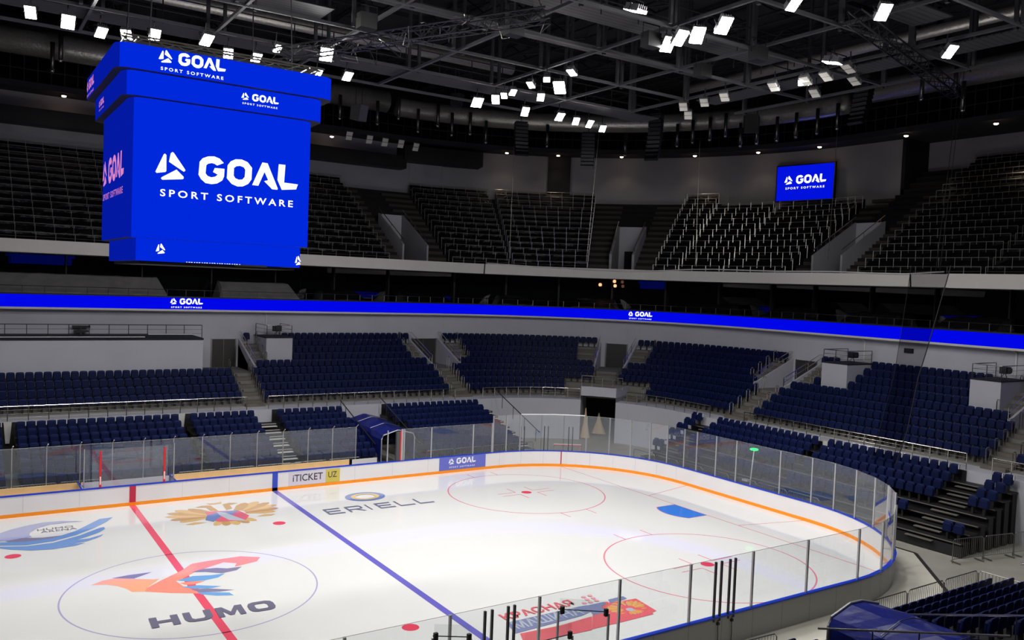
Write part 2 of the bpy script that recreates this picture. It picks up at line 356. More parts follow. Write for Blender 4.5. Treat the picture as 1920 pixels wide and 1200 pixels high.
LOGO = {
'bird': [('orange',[(-3.25,2.1),(-2.8,2.42),(-2.28,2.49),(-1.81,2.13),(-1.1,1.7),(-0.91,1.67),(-1.51,0.87),(-1.64,0.51),(-2.05,0.68),(-2.17,1.11),(-2.42,1.56),(-2.75,1.9)]),('coral',[(-1.64,0.51),(-1.51,0.87),(-0.96,1.4),(0.03,2.25),(0.51,2.86),(0.42,1.81),(-0.23,1.21),(-0.42,1.12),(-0.29,0.46),(0.01,-0.24),(0.06,-0.58),(-0.86,-0.06)]),('coral',[(0.11,2.32),(0.59,2.9),(1.33,2.96),(2.54,2.96),(3.24,2.48),(2.95,2.02),(1.97,1.75),(2.16,2.16),(1.73,2.5),(0.98,2.13),(0.42,1.81)]),('slate',[(0.29,1.87),(0.76,2.07),(1.3,1.96),(1.67,1.7),(2.24,1.66),(1.93,1.32),(1.33,1.22),(0.8,1.66)]),('sky',[(-0.37,1.17),(0.26,1.42),(0.9,1.2),(1.45,1.16),(1.08,0.81),(0.51,0.71),(-0.0,0.86)]),('coral',[(-0.34,0.86),(0.19,0.81),(0.55,0.62),(0.11,0.47),(-0.2,0.56)]),('sky',[(-0.4,0.41),(0.21,0.31),(0.96,-0.19),(0.61,-0.23),(-0.0,-0.02)]),('slate',[(-0.14,-0.05),(0.43,-0.18),(1.28,-0.79),(0.76,-0.73),(0.15,-0.48)]),('sky',[(-0.02,-0.37),(0.57,-0.7),(1.03,-0.98),(1.1,-1.33),(0.54,-1.08),(0.1,-0.71)]),('slate',[(-2.47,2.54),(-1.87,2.62),(-1.01,2.58),(-1.75,2.12)])],
'eagle': [('gold',[(1.41,11.53),(1.69,11.21),(2.24,10.58),(2.76,11.28),(3.08,10.75),(2.75,9.79),(2.29,9.29),(1.72,9.74),(1.36,10.45)]),('gold',[(2.68,12.1),(3.0,11.55),(3.63,12.26),(4.2,11.59),(4.74,11.53),(4.55,10.83),(3.64,10.48),(2.9,10.75)]),('gold',[(4.36,10.14),(5.21,11.52),(5.92,11.31),(6.06,10.52),(5.87,9.62),(5.24,8.78),(4.72,8.85),(4.23,8.72)]),('gold',[(4.75,8.65),(5.32,8.75),(5.49,8.12),(4.98,7.93)]),('gold',[(1.36,9.05),(1.75,9.1),(1.93,8.6),(1.54,8.55)]),('gold',[(2.0,8.74),(2.41,9.06),(3.06,8.23),(4.18,8.21),(4.55,7.68),(3.93,7.64),(3.43,7.71),(2.92,7.69),(2.36,8.16)]),('red',[(2.91,10.45),(4.42,10.03),(4.64,8.89),(4.26,8.17),(3.1,8.38),(2.72,8.91)]),('blue',[(2.83,9.75),(3.55,10.15),(4.42,10.03),(3.97,9.39),(3.46,9.45),(2.83,8.51),(2.56,8.99)]),('silver',[(3.39,10.22),(3.74,9.87),(4.29,7.98),(3.56,8.51),(3.38,9.49)])],
'swirl': [('lilac',[(-6.05,10.08),(-5.82,10.7),(-5.4,11.1),(-4.82,11.44),(-4.09,11.72),(-3.29,11.63),(-2.45,11.18),(-3.03,11.26),(-3.84,11.23),(-4.37,10.86),(-4.69,10.29),(-4.75,9.88),(-4.67,9.48),(-5.08,9.46),(-5.55,9.27),(-5.88,9.39),(-6.07,9.59)]),('slate',[(-5.68,9.33),(-5.08,9.5),(-4.28,9.21),(-3.52,9.2),(-4.04,8.87),(-4.91,8.87),(-5.56,9.09)]),('azure',[(-5.88,9.22),(-4.91,8.88),(-3.89,8.95),(-2.94,9.67),(-2.21,10.65),(-1.75,11.26),(-1.44,11.28),(-1.17,11.32),(-1.53,10.65),(-2.16,9.83),(-2.98,9.01),(-3.93,8.47),(-4.95,8.35),(-5.9,8.75)]),('azure',[(-6.09,8.74),(-5.91,8.59),(-4.96,8.19),(-3.96,8.23),(-2.85,8.88),(-1.95,9.73),(-1.76,9.79),(-1.76,9.48),(-2.05,9.01),(-2.73,8.45),(-3.06,8.25),(-2.57,8.23),(-1.93,8.65),(-2.11,8.29),(-2.69,7.85),(-3.36,7.74),(-2.78,7.66),(-3.19,7.4),(-4.04,7.29),(-4.84,7.49),(-5.55,7.97),(-6.1,8.52)])],
'red_machine': [('mblue',[(8.62,-8.24),(11.8,-8.25),(12.21,-8.27),(12.0,-8.84),(11.42,-9.0),(8.42,-9.15)]),('mblue',[(12.14,-8.31),(12.99,-8.32),(12.98,-8.5),(12.57,-8.66),(12.52,-9.17),(12.22,-9.28),(11.82,-9.13)]),('mblue',[(13.29,-8.22),(13.81,-8.2),(14.04,-8.22),(14.02,-8.47),(13.54,-8.54),(13.12,-8.52)]),('mred',[(12.99,-8.32),(13.12,-8.39),(13.11,-8.53),(14.33,-8.63),(14.18,-9.93),(13.9,-9.99),(13.87,-10.12),(12.26,-10.13),(10.97,-10.12),(11.77,-9.16),(12.52,-9.17),(12.58,-8.9),(12.57,-8.66),(12.94,-8.54)]),('mred',[(8.55,-9.23),(10.17,-9.33),(11.57,-9.22),(11.69,-9.23),(10.93,-10.17),(8.2,-10.01)]),('mgold',[(12.8,-8.9),(13.17,-8.78),(13.43,-8.8),(13.58,-8.94),(13.92,-8.87),(13.98,-9.09),(13.88,-9.41),(13.59,-9.56),(13.33,-9.66),(13.07,-9.52),(12.89,-9.37),(12.81,-9.14)]),('silver',[(13.25,-9.26),(13.44,-9.23),(13.53,-9.34),(13.48,-9.56),(13.29,-9.52),(13.2,-9.41)])],
'dots': [(12.61,-7.57),(12.92,-7.57),(12.57,-7.84),(12.87,-7.84),(12.52,-8.1),(12.82,-8.1),(12.24,-8.08)],
}
def paint_polys(name, polys, label):
    z = layer(); cols = []; mb = MB()
    for col, pts in polys:
        if col not in cols: cols.append(col)
        z += 0.0002; tri_poly(mb, [(x, y, z) for x, y in pts], cols.index(col))
    ZI[0] = z
    o = mb.build(name, ['ice_'+c for c in cols], ice); o['label'] = label; return o
def feather(c, a, r0, r1, w_):
    d = (cos(a), sin(a)); n = (-d[1], d[0]); P = lambda r, s: (round(c[0]+d[0]*r+n[0]*s, 3), round(c[1]+d[1]*r+n[1]*s, 3))
    return [P(r0, -w_*.35), P(r0+(r1-r0)*.6, -w_*.5), P(r1-.08*r1, -w_*.3), P(r1, 0), P(r1-.08*r1, w_*.3), P(r0+(r1-r0)*.6, w_*.5), P(r0, w_*.35)]
def eagle(cx, cy, s, g1, g2, shield=True):
    R_ = []; D = math.radians
    for i, (a, r) in enumerate(((196, 2.0), (180, 2.25), (164, 2.45), (149, 2.5), (134, 2.4), (120, 2.0))): R_.append(((g1, g2)[i % 2], feather((cx-.45*s, cy+.1*s), D(a), .5*s, r*s, .62*s)))
    for i, (a, r) in enumerate(((-16, 2.0), (0, 2.25), (16, 2.45), (31, 2.5), (46, 2.4), (60, 2.0))): R_.append(((g1, g2)[i % 2], feather((cx+.45*s, cy+.1*s), D(a), .5*s, r*s, .62*s)))
    for i, a in enumerate((235, 252, 270, 288, 305)): R_.append(((g1, g2)[i % 2], feather((cx, cy-.3*s), D(a), .5*s, 1.75*s, .5*s)))
    for sx in (-1, 1):
        R_.append((g2, [(cx+sx*.2*s, cy+.8*s), (cx+sx*.55*s, cy+1.0*s), (cx+sx*.6*s, cy+1.7*s), (cx+sx*1.1*s, cy+1.95*s), (cx+sx*.7*s, cy+2.15*s), (cx+sx*.3*s, cy+2.0*s), (cx+sx*.25*s, cy+1.4*s)]))
        R_.append((g1, [(cx+sx*1.2*s, cy-1.0*s), (cx+sx*1.9*s, cy-1.15*s), (cx+sx*2.2*s, cy-.95*s), (cx+sx*1.7*s, cy-.75*s)]))
    R_.append((g1, [(cx-.3*s, cy+2.2*s), (cx-.4*s, cy+2.55*s), (cx, cy+2.4*s), (cx+.4*s, cy+2.55*s), (cx+.3*s, cy+2.2*s)]))
    return R_
paint_polys('bird_emblem', LOGO['bird'], 'orange and blue bird emblem inside the centre circle')
paint_polys('eagle_emblem', eagle(3.72, 9.55, .98, 'gold', 'gold2')+[q for q in LOGO['eagle'] if q[0] != 'gold'], 'gold double-headed eagle crest with red and blue shield')
paint_polys('wave_emblem', LOGO['swirl'], 'blue and lilac wing-shaped swirl emblem')
paint_polys('banner_emblem', [q for q in LOGO['red_machine'] if q[0] not in ('mgold', 'silver')]+eagle(13.4, -9.25, .30, 'mgold', 'gold')+[q for q in LOGO['red_machine'] if q[0] == 'silver'], 'red and blue banner with gold eagle by the near boards')
z = layer(); mb = MB()
for d in LOGO['dots']: disc(mb, d, 0.10, z, 16)
ice_part('banner_dots', mb, 'ice_dots')
# block letters for the wide words (unit cell 1 x 1)
def glyph(ch):
    s = 0.26
    if ch == 'H': return [[(0, 0), (s, 0), (s, .38), (1-s, .38), (1-s, 0), (1, 0), (1, 1), (1-s, 1), (1-s, .62), (s, .62), (s, 1), (0, 1)]]
    if ch == 'U': return [[(0, 1), (0, .3), (.1, .08), (.3, 0), (.7, 0), (.9, .08), (1, .3), (1, 1), (1-s, 1), (1-s, .36), (.66, .24), (.34, .24), (s, .36), (s, 1)]]
    if ch == 'M': return [[(0, 0), (.22, 0), (.22, .6), (.42, .1), (.58, .1), (.78, .6), (.78, 0), (1, 0), (1, 1), (.74, 1), (.5, .42), (.26, 1), (0, 1)]]
    if ch == 'O': return [[(.25, 0), (.75, 0), (.93, .1), (1, .3), (1, .7), (.93, .9), (.75, 1), (.25, 1), (.07, .9), (0, .7), (0, .3), (.07, .1)],
                          [(.34, .24), (.26, .34), (.26, .66), (.34, .76), (.66, .76), (.74, .66), (.74, .34), (.66, .24)]]
    t = 0.17
    if ch == 'E': return [[(0, 0), (1, 0), (1, t), (.12, t), (.12, .5-t/2), (.9, .5-t/2), (.9, .5+t/2), (.12, .5+t/2), (.12, 1-t), (1, 1-t), (1, 1), (0, 1)]]
    if ch == 'R': return [[(0, 0), (.12, 0), (.12, .34), (.5, .34), (.82, 0), (1, 0), (.68, .36), (.95, .45), (1, .6), (1, .85), (.9, 1), (0, 1)], [(.12, .5), (.12, 1-t), (.82, 1-t), (.88, .78), (.88, .6), (.8, .5)]]
    if ch == 'I': return [[(0, 0), (.3, 0), (.3, 1), (0, 1)]]
    if ch == 'L': return [[(0, 0), (1, 0), (1, t), (.12, t), (.12, 1), (0, 1)]]
def word(mb, s, p0, p1, h, z, gap=0.18, widths=None):
    ws = [(widths or {}).get(c, 1.0) for c in s]; tot = sum(ws)+gap*(len(s)-1)
    d = Vector((p1[0]-p0[0], p1[1]-p0[1], 0)); L = d.length; d.normalize(); u = Vector((-d.y, d.x, 0)); k = L/tot; x = 0
    for c, wd in zip(s, ws):
        loops = [[tuple(Vector((p0[0], p0[1], z))+d*(x+px*wd)*k+u*py*h) for px, py in lp] for lp in glyph(c)]
        if len(loops) == 1: tri_poly(mb, loops[0])
        else: tri_poly_holes(mb, loops)
        x += wd+gap
z = layer(); mb = MB(); word(mb, 'HUMO', (-2.05, -3.1), (2.1, -3.32), 0.92, z); ice_part('team_lettering', mb, 'ice_ink')
z = layer(); mb = MB(); word(mb, 'ERIELL', (8.19, 7.32), (14.15, 7.28), 1.05, z, 0.3, {'I': 0.3}); ice_part('sponsor_lettering', mb, 'ice_dark')
mb = MB(); annulus(mb, (11.24, 9.92), 0.68, 0.46, z, 48, 1.22); ice_part('sponsor_ring', mb, 'ice_blue')
mb = MB(); annulus(mb, (11.24, 9.92), 0.55, 0.20, z+.0003, 48, 1.22); ice_part('sponsor_ring_inlay', mb, 'ice_eyellow')
z = layer()
text_mesh('arena_lettering', 'HUMO', (-4.4, 10.35, z), (1, 0, 0), (0, 1, 0), 1.45, 0.30, 'ice_ink', ice, 0.0)
text_mesh('arena_lettering', 'ARENA', (-4.3, 9.95, z), (1, 0, 0), (0, 1, 0), 1.45, 0.30, 'ice_ink', ice, 0.0)
z = layer()
text_mesh('banner_lettering', 'КРАСНАЯ', (8.75, -8.06, z), (1, 0, 0), (0, 1, 0), 3.15, 0.56, 'ice_mred', ice, 0.02)
text_mesh('banner_lettering', 'МАШИНА', (8.70, -8.92, z), (1, 0.01, 0), (0.06, 1, 0), 2.95, 0.62, 'ice_silver', ice, 0.02)

# ------------------------------------------------------------------ boards round the rink
BH = 1.0
boards = empty('rink_boards', (0, 0, 0)); tag(boards, 'white rink boards with blue cap rail and orange kick strip around the ice', 'rink boards')
def wall_strip(off0, off1, z0, z1, name, m, smooth=False):
    a, b = rink_path(off0), rink_path(off1); mb = MB(); n = len(a)
    prof = []
    vs = []
    for i in range(n):
        vs += [(a[i][0], a[i][1], z0), (b[i][0], b[i][1], z0), (b[i][0], b[i][1], z1), (a[i][0], a[i][1], z1)]
    fs = []
    for i in range(n-1):
        for j in range(4): fs.append((i*4+j, i*4+(j+1) % 4, (i+1)*4+(j+1) % 4, (i+1)*4+j))
    fs += [(3, 2, 1, 0), tuple((n-1)*4+j for j in range(4))]
    mb.add(vs, fs); return mb.build(name, m, boards)
wall_strip(0.012, 0.06, 0.0, BH, 'board_panel', 'board_white')
wall_strip(0.065, 0.12, -0.06, BH-0.002, 'board_backing', 'board_outer')
wall_strip(0.0, 0.011, 0.0, 0.17, 'kick_strip', 'kick_orange')
wall_strip(-0.01, 0.16, BH, BH+0.05, 'cap_rail', 'cap_blue')
mb = MB()
for x in [-12+2.4*i for i in range(14)]: mb.box(x-.008, x+.008, HW+.004, HW+.013, 0.18, BH)
for i in range(26):
    p = rink_path(0.005, 0, 26)[2+i]; q = rink_path(0.005, 0, 26)[1+i]
    if i % 3 == 0: mb.obox((p[0], p[1], 0.59), (0.01, 0, 0), (0, 0.01, 0), (0, 0, 0.41))
mb.build('panel_seam', 'ad_grey', boards)
mb = MB(); mb.box(-.15, .15, HW+.002, HW+.011, 0.0, BH); o = mb.build('center_mark', 'board_red', boards); o['label'] = 'red centre line painted up the boards'
mb = MB(); mb.box(7.13, 7.43, HW+.0, HW+.011, 0.0, BH); o = mb.build('zone_mark', 'board_blue', boards); o['label'] = 'blue zone line painted up the boards'
mb = MB(); a = rink_path(0.0)[1+14]; mb.box(26.0, 26.06, yg-.02, yg+.02, 0.17, BH); mb.build('goal_line_mark', 'board_red', boards)
# adverts on the far boards
ad = empty('board_advert', (8.0, HW-.004, 0.18)); tag(ad, 'ticket seller advert, pale grey with yellow end, on the far boards', 'advertising panel')
mb = MB(); mb.box(0.05, 2.2, 0, .004, 0.0, 0.75); mb.build('grey_field', 'ad_grey', ad)
mb = MB(); mb.box(2.2, 3.06, 0, .004, 0.0, 0.75); mb.build('yellow_field', 'ad_yellow', ad)
text_mesh('lettering', 'iTICKET', (0.28, -.003, 0.22), (1, 0, 0), (0, 0, 1), 1.75, 0.40, 'ad_ink', ad, 0.012)
text_mesh('lettering', 'UZ', (2.36, -.003, 0.27), (1, 0, 0), (0, 0, 1), 0.52, 0.34, 'ad_ink', ad, 0.008)
LG = {'e1':[(-1.966,15.687),(-1.919,15.644),(-1.913,15.126),(-1.94,15.094),(-2.21,15.037),(-2.246,15.076),(-2.001,15.663)],'e2':[(-1.735,15.766),(-1.693,15.743),(-1.326,15.233),(-1.328,15.189),(-1.375,15.163),(-1.838,15.437),(-1.789,15.717)],'e3':[(-1.598,15.209),(-1.371,14.995),(-1.37,14.936),(-1.411,14.912),(-2.03,14.834),(-2.077,14.879),(-2.045,14.919)],'G':[(-0.876,15.546),(-0.779,15.674),(-0.608,15.753),(-0.407,15.777),(-0.231,15.723),(-0.09,15.59),(-0.307,15.482),(-0.401,15.534),(-0.488,15.545),(-0.603,15.511),(-0.659,15.452),(-0.676,15.184),(-0.608,15.103),(-0.491,15.07),(-0.362,15.105),(-0.282,15.181),(-0.438,15.254),(-0.383,15.393),(-0.062,15.399),(-0.07,15.144),(-0.126,15.003),(-0.298,14.882),(-0.472,14.844),(-0.674,14.86),(-0.82,14.978),(-0.903,15.116)],'Oo':[(0.038,15.529),(0.138,15.675),(0.299,15.763),(0.509,15.777),(0.707,15.709),(0.863,15.529),(0.852,15.133),(0.741,14.969),(0.562,14.867),(0.382,14.849),(0.187,14.915),(0.019,15.093)],'Oi':[(0.253,15.463),(0.335,15.532),(0.454,15.554),(0.575,15.522),(0.632,15.443),(0.62,15.2),(0.541,15.101),(0.421,15.083),(0.301,15.122),(0.248,15.207)],'A':[(1.21,15.757),(1.396,15.747),(1.773,14.916),(1.764,14.869),(1.576,14.866),(1.289,15.122),(1.427,15.166),(1.296,15.438),(1.093,14.943),(0.878,14.946)],'L':[(1.787,15.76),(2.025,15.761),(1.994,15.14),(2.492,15.126),(2.433,14.942),(1.916,14.88),(1.755,15.209)],'T':[(-2.087,14.294),(2.328,14.342),(-2.091,14.523),(2.321,14.577)]}
def put_logo(name, parent, p0, xdir, ydir, scale, m, sub=True, bend=None):
    """logo units are metres as on the cube's front face; p0 = middle of the lettering; bend = (t, r) wraps it on the bowl"""
    X, Y, P = Vector(xdir), Vector(ydir), Vector(p0)
    def put(x, y):
        if bend: return P3(bend[0]+x*(RREF/bend[1] if CX < bend[0] < CX+QA else 1.0), bend[1], P.z+y)
        return tuple(P+X*x+Y*y)
    f = lambda q: put((q[0]-0.18)*scale, (q[1]-15.03)*scale)
    mb = MB()
    for k in ('e1', 'e2', 'e3'): tri_poly(mb, [f(q) for q in LG[k]])
    mb.build('logo_sign', m, parent)
    mb = MB()
    for k in ('G', 'A', 'L'): tri_poly(mb, [f(q) for q in LG[k]])
    tri_poly_holes(mb, [[f(q) for q in LG['Oo']], [f(q) for q in LG['Oi']]])
    mb.build('logo_lettering', m, parent)
    if sub:
        o = text_mesh('logo_caption', 'SPORT SOFTWARE', (0, 0, 0), (1, 0, 0), (0, 1, 0), 4.42*scale, 0.235*scale, m, parent, 0.018, spacing=1.45)
        for v in o.data.vertices: v.co = put(v.co.x+(-2.09-0.18)*scale, v.co.y+(14.30-15.03)*scale)
ad = empty('board_advert', (19.2, HW-.004, 0.18)); tag(ad, 'violet-blue advert with white lettering on the far boards near the corner', 'advertising panel')
mb = MB(); mb.box(-1.62, 1.75, 0, .004, 0.0, 0.80); mb.build('blue_field', 'ad_violet', ad)
put_logo('logo', ad, (0.05, -.003, 0.42), (1, 0, 0), (0, 0, 1), 0.42, 'ad_white')

# ------------------------------------------------------------------ rink glass
def pane_mb(a, b, z0, z1, th=0.012):
    a = Vector(a); b = Vector(b); d = (b-a).normalized(); s = Vector((-d.y, d.x, 0))*th/2; g = d*0.03
    mb = MB(); a2, b2 = a+g, b-g
    Z0, Z1 = Vector((0, 0, z0)), Vector((0, 0, z1))
    mb.quad(a2+Z0, b2+Z0, b2+Z1, a2+Z1); return mb
def post_mb(p, z0, z1, r=0.035, bend=None):
    mb = MB(); p = Vector(p)
    if bend: mb.tube([p+Vector((0, 0, z0)), p+Vector((0, 0, z1)), p+Vector((bend[0], bend[1], z1+bend[2]))], r, 6)
    else: mb.box(p.x-r, p.x+r, p.y-r, p.y+r, z0, z1)
    return mb
def glass_run(name, pts, z0, z1s, label, postm='post_alu', bend=None, r=0.035, edge=True):
    root = empty(name, (0, 0, 0)); tag(root, label, 'glass screen')
    for i, p in enumerate(pts):
        z1 = max(z1s[max(i-1, 0)], z1s[min(i, len(z1s)-1)])
        post_mb((p[0], p[1], 0), z0, z1, r, bend).build('post', postm, root)
    for i in range(len(pts)-1):
        a, b = (pts[i][0], pts[i][1], 0), (pts[i+1][0], pts[i+1][1], 0)
        g = pane_mb(a, b, z0, z1s[i]).build('glass_pane', 'shield', root)
        if edge:
            mb = MB(); mb.tube([(a[0], a[1], z1s[i]), (b[0], b[1], z1s[i])], 0.007, 4); mb.build('pane_edge', 'steel_dull', g)
    return root
def along(s0, n, step, off=0.075):
    pass
def rp(theta, top=True, off=0.07):   # point on corner arc, theta 0 = straight side, pi/2 = end
    cx, cy, r = EX-RC, HW-RC, RC+off
    return (cx+r*sin(theta), (cy+r*cos(theta))*(1 if top else -1))
TOPB = BH+0.05
GS, GE = 3.0, 3.42
far = [(14.98, HW+.07), (17.0, HW+.07), (20.0, HW+.07), (21.42, HW+.07)]
glass_run('side_glass', far, TOPB, [GS-.05, GS-.05, GS-.05], 'clear glass panels on the far boards above the violet advert')
th = [0.0+0.2*i for i in range(0, 8)]
corner = [rp(t) for t in (0.0, 0.115, 0.23)]
glass_run('corner_glass', corner, TOPB, [GE]*2, 'tall glass panels at the start of the far corner curve')
gate = [rp(t) for t in (0.23, 0.40, 0.575, 0.75)]
g = glass_run('gate_glass', [gate[0], gate[3]], TOPB, [0.01], 'glass rink gate with black posts at the far corner', 'post_alu')
for c in list(g.children):
    for cc in list(c.children): bpy.data.objects.remove(cc)
    bpy.data.objects.remove(c)
for i in range(3):
    a, b = gate[i], gate[i+1]
    pane_mb((*a, 0), (*b, 0), TOPB, GE).build('glass_pane', 'shield', g)
for t in (0.365, 0.395, 0.555, 0.585, 0.745, 0.775):
    q = rp(t-0.13); post_mb((q[0], q[1], 0), TOPB-.1, 2.65, 0.022).build('gate_post', 'post_black', g)
mb = MB(); mb.tube([(*rp(0.235), GE+.02), (*rp(0.50), GE+.02), (*rp(0.735), GE+.02)], 0.035, 6); mb.build('white_top_bar', 'white_plastic', g)
endp = [rp(t) for t in (0.75, 0.93, 1.10, 1.26, 1.41, pi/2)]+[(EX+.07, y) for y in (3.6, 2.05, 0.5, -2.6)]+[rp(t, False) for t in (pi/2, 1.40, 1.22, 1.03, 0.85, 0.68)]
glass_run('end_glass', endp, TOPB, [GE]*(len(endp)-1), 'tall curved glass behind the goal at the right-hand rink end')
near = [rp(t, False) for t in (0.62, 0.42, 0.22)]+[(x, -HW-.07) for x in (21.5, 18.41, 15.45, 12.44, 9.41, 6.40, 3.47, 0.48, -2.5, -5.5)]
glass_run('near_glass', near, TOPB, [GS]*(len(near)-1), 'clear glass panels along the near boards towards the near corner')
for k, xs in enumerate(((13.56, 13.84, 14.25, 14.51), (4.54, 4.77, 5.30, 5.51))):
    gt = empty('gate_hardware', (xs[0], -HW-.13, 0)); tag(gt, ('black gate posts and chain on near boards beside the blue-covered tunnel', 'black gate posts on near glass beside the hinged penalty box doors')[k], 'gate')
    for x in xs:
        mb = MB(); mb.box(x-xs[0]-.03, x-xs[0]+.03, -.02, .05, BH-.1, 2.92); mb.build('gate_post', 'post_black', gt)
    for x in (xs[1]-.1, xs[3]-.1):
        mb = MB(); mb.tube([(x-xs[0], -.03, BH-.05), (x-xs[0]-.02, -.05, .6), (x-xs[0]+.02, -.03, .45), (x-xs[0], -.03, 0.0)], 0.012, 5); mb.build('chain', 'black', gt)
        mb = MB(); mb.box(x-xs[0]-.05, x-xs[0]+.05, -.06, 0, .78, .86); mb.build('latch', 'black', gt)
# penalty-box doors close to the camera
for k, (a, b, zt) in enumerate((((2.25, -14.5), (3.05, -15.0), 3.45), ((6.10, -14.5), (7.2, -15.3), 3.42), ((4.7, -14.9), (6.3, -14.9), 2.85))):
    g = empty('penalty_box_door', (a[0], a[1], 0)); tag(g, ('open glass penalty box door with two black hinges by the blue line', 'glass penalty box screen with black hinges beside the banner emblem', 'lower glass penalty box door with white handle rail')[k], 'glass door')
    d = (b[0]-a[0], b[1]-a[1])
    pane_mb((0, 0, 0), (d[0], d[1], 0), 0.9, zt).build('glass_pane', 'shield', g)
    for q in (0.0, 1.0):
        mb = MB(); mb.box(d[0]*q-.025, d[0]*q+.025, d[1]*q-.025, d[1]*q+.025, 0, zt-.35); mb.build('door_post', 'post_alu', g)
    for q in (0.08, 0.95):
        mb = MB(); mb.box(d[0]*q-.05, d[0]*q+.05, d[1]*q-.04, d[1]*q+.04, zt-.42, zt-.22); mb.build('hinge', 'black', g)
    mb = MB(); mb.tube([(0, 0, zt-.3), (d[0], d[1], zt-.3)], 0.014, 5); mb.build('brace_bar', 'dark_steel', g)
# players' benches and officials' box on the far side
for k, (x0, x1) in enumerate(((-16, -2.3), (2.2, 12.36))):
    b = empty('bench_backboard', (x0, 14.9, 0)); tag(b, ('tan wooden players bench backboard to the left of the officials box', 'tan wooden players bench backboard below the glass, right of the officials box')[k], 'bench')
    mb = MB(); mb.box(0, x1-x0, 0, .06, 0.35, 1.0); mb.build('back_panel', 'tan', b)
    mb = MB(); mb.box(0, x1-x0, -.55, -.05, 0.42, 0.47); mb.build('bench_seat', 'tan', b)
    mb = MB(); mb.box(0, x1-x0, -1.6, .06, 0.0, 0.30); mb.build('bench_floor', 'rubber_grey', b)
xs = [-14.2+1.5*i for i in range(19)]
glass_run('bench_glass', [(x, 15.02) for x in xs], 0.95, [2.92]*18, 'row of glass panels with bent-top posts behind the players benches', 'post_alu', (0.05, -0.16, 0.16), 0.03)
ob = empty('officials_box', (0, HW+.07, 0)); tag(ob, 'curved glass officials box with two red posts at the centre line', 'officials box')
arc = [(-2.25, 0.75), (-2.2, 0.25), (-1.9, 0.02), (1.7, 0.02), (1.98, 0.25), (2.05, 0.75)]
for i in range(5): pane_mb((*arc[i], 0), (*arc[i+1], 0), TOPB, 2.95).build('glass_pane', 'shield', ob)
for x, zt in ((-2.2, 2.98), (2.0, 2.98)):
    mb = MB(); mb.tube([(x, .2, TOPB), (x, .2, zt)], 0.03, 6); mb.build('corner_post', 'post_alu', ob)
for x in (-1.49, 1.50):
    mb = MB(); mb.box(x-.05, x+.05, -.03, .03, TOPB, 2.87); p = mb.build('red_post', 'red', ob); p['label'] = 'red padded post'
    mb = MB(); mb.box(x-.03, x+.03, -.034, -.030, TOPB+.15, TOPB+.55); mb.build('white_lettering_strip', 'red_white', p)
mb = MB(); mb.box(-2.2, 2.0, 1.3, 1.36, 0.2, 1.05); mb.build('rear_panel', 'ad_grey', ob)
for x in (-2.3, 2.1):
    mb = MB(); mb.box(x-.03, x+.03, .1, 1.7, BH, BH+.05); mb.build('side_cap', 'cap_blue', ob)
    mb = MB(); mb.box(x-.02, x+.02, .1, 1.7, 0, BH); mb.build('side_panel', 'board_white', ob)
pg = empty('tunnel_gate', (14.6, HW+.07, 0)); tag(pg, 'bench end with red post and grey padding at the blue-covered players tunnel', 'gate')
mb = MB(); mb.box(.27, .37, -.03, .03, TOPB, 2.85); mb.build('red_post', 'red', pg)
mb = MB(); mb.box(.05, .26, -.02, .16, TOPB, 2.8); mb.build('grey_pad', 'rubber_grey', pg)
for x in (-.54, .45, .55): 
    mb = MB(); mb.box(x-.03, x+.03, -.03, .03, TOPB, 2.92); mb.build('post', 'post_alu', pg)
mb = MB(); mb.box(-2.2, -.6, 1.3, 1.36, .3, 1.05); mb.build('end_panel', 'board_white', pg)
# ------------------------------------------------------------------ floor
mb = MB(); mb.quad((-20, -40, -.03), (70, -40, -.03), (70, 52, -.03), (-20, 52, -.03)); struct(mb.build('floor', 'floor_grey'), 'grey concrete arena floor')
oc = [(-20, 14.75), (23.4, 14.75), (30.25, 10.3), (30.25, -10.4), (26.4, -14.1), (24.0, -14.75), (-20, -14.75)]
mb = MB(); mb.ngon([(x, y, -.012) for x, y in oc][::-1]); struct(mb.build('floor_apron', 'apron'), 'pale concrete slab around the rink')
mb = MB()
for a, b in zip(oc[:-1], oc[1:]):
    a, b = Vector((*a, -.008)), Vector((*b, -.008)); d = (b-a).normalized(); s = Vector((-d.y, d.x, 0))*.09; mb.quad(a-s, b-s, b+s, a+s)
struct(mb.build('floor_joint', 'gap_dark'), 'dark joint at the edge of the rink slab')

# ------------------------------------------------------------------ lower bowl terraces
RWALL, RIN = 19.7, 10.2
def rk(k): return 19.3-0.85*k
def fk(k): return 6.69-0.435*k
VOM = [(6.75, 10.25), (24.5, 27.0), (38.4, 40.75), (52.6, 55.2), (70.7, 73.3)]
LST = [(8.6, 9.9), (24.5, 26.05), (53.3, 55.1), (71.2, 72.5)]
USTA = [(10.42, 11.36), (23.3, 24.42), (27.08, 28.2), (36.9, 38.3), (40.85, 42.2), (51.4, 52.5), (55.3, 56.7), (69.5, 70.6)]
TUN = (37.85, 41.95)
BOX = [(11.42, 13.37), (57.4, 59.4), (67.72, 69.5)]
def cuts(t0, t1, ex):
    out = [(t0, t1)]
    for a, b in ex:
        n = []
        for x, y in out:
            if b <= x or a >= y: n.append((x, y)); continue
            if a > x: n.append((x, a))
            if b < y: n.append((b, y))
        out = n
    return [(x, y) for x, y in out if y-x > 0.35]
mb = MB()
for a, b in cuts(T0, T1, [TUN]):
    sheet(mb, a, b, RIN, -.03, RIN, 3.12); sheet(mb, a, b, RIN, 3.12, rk(8)-.6, 3.12)
sheet(mb, *TUN, RIN, 3.47, RIN, 4.19); sheet(mb, *TUN, RIN, 4.19, RIN+.22, 4.19); sheet(mb, *TUN, RIN+.22, 4.19, RIN+.22, 3.62); sheet(mb, *TUN, RIN+.22, 3.62, rk(7)-.6, 3.62)
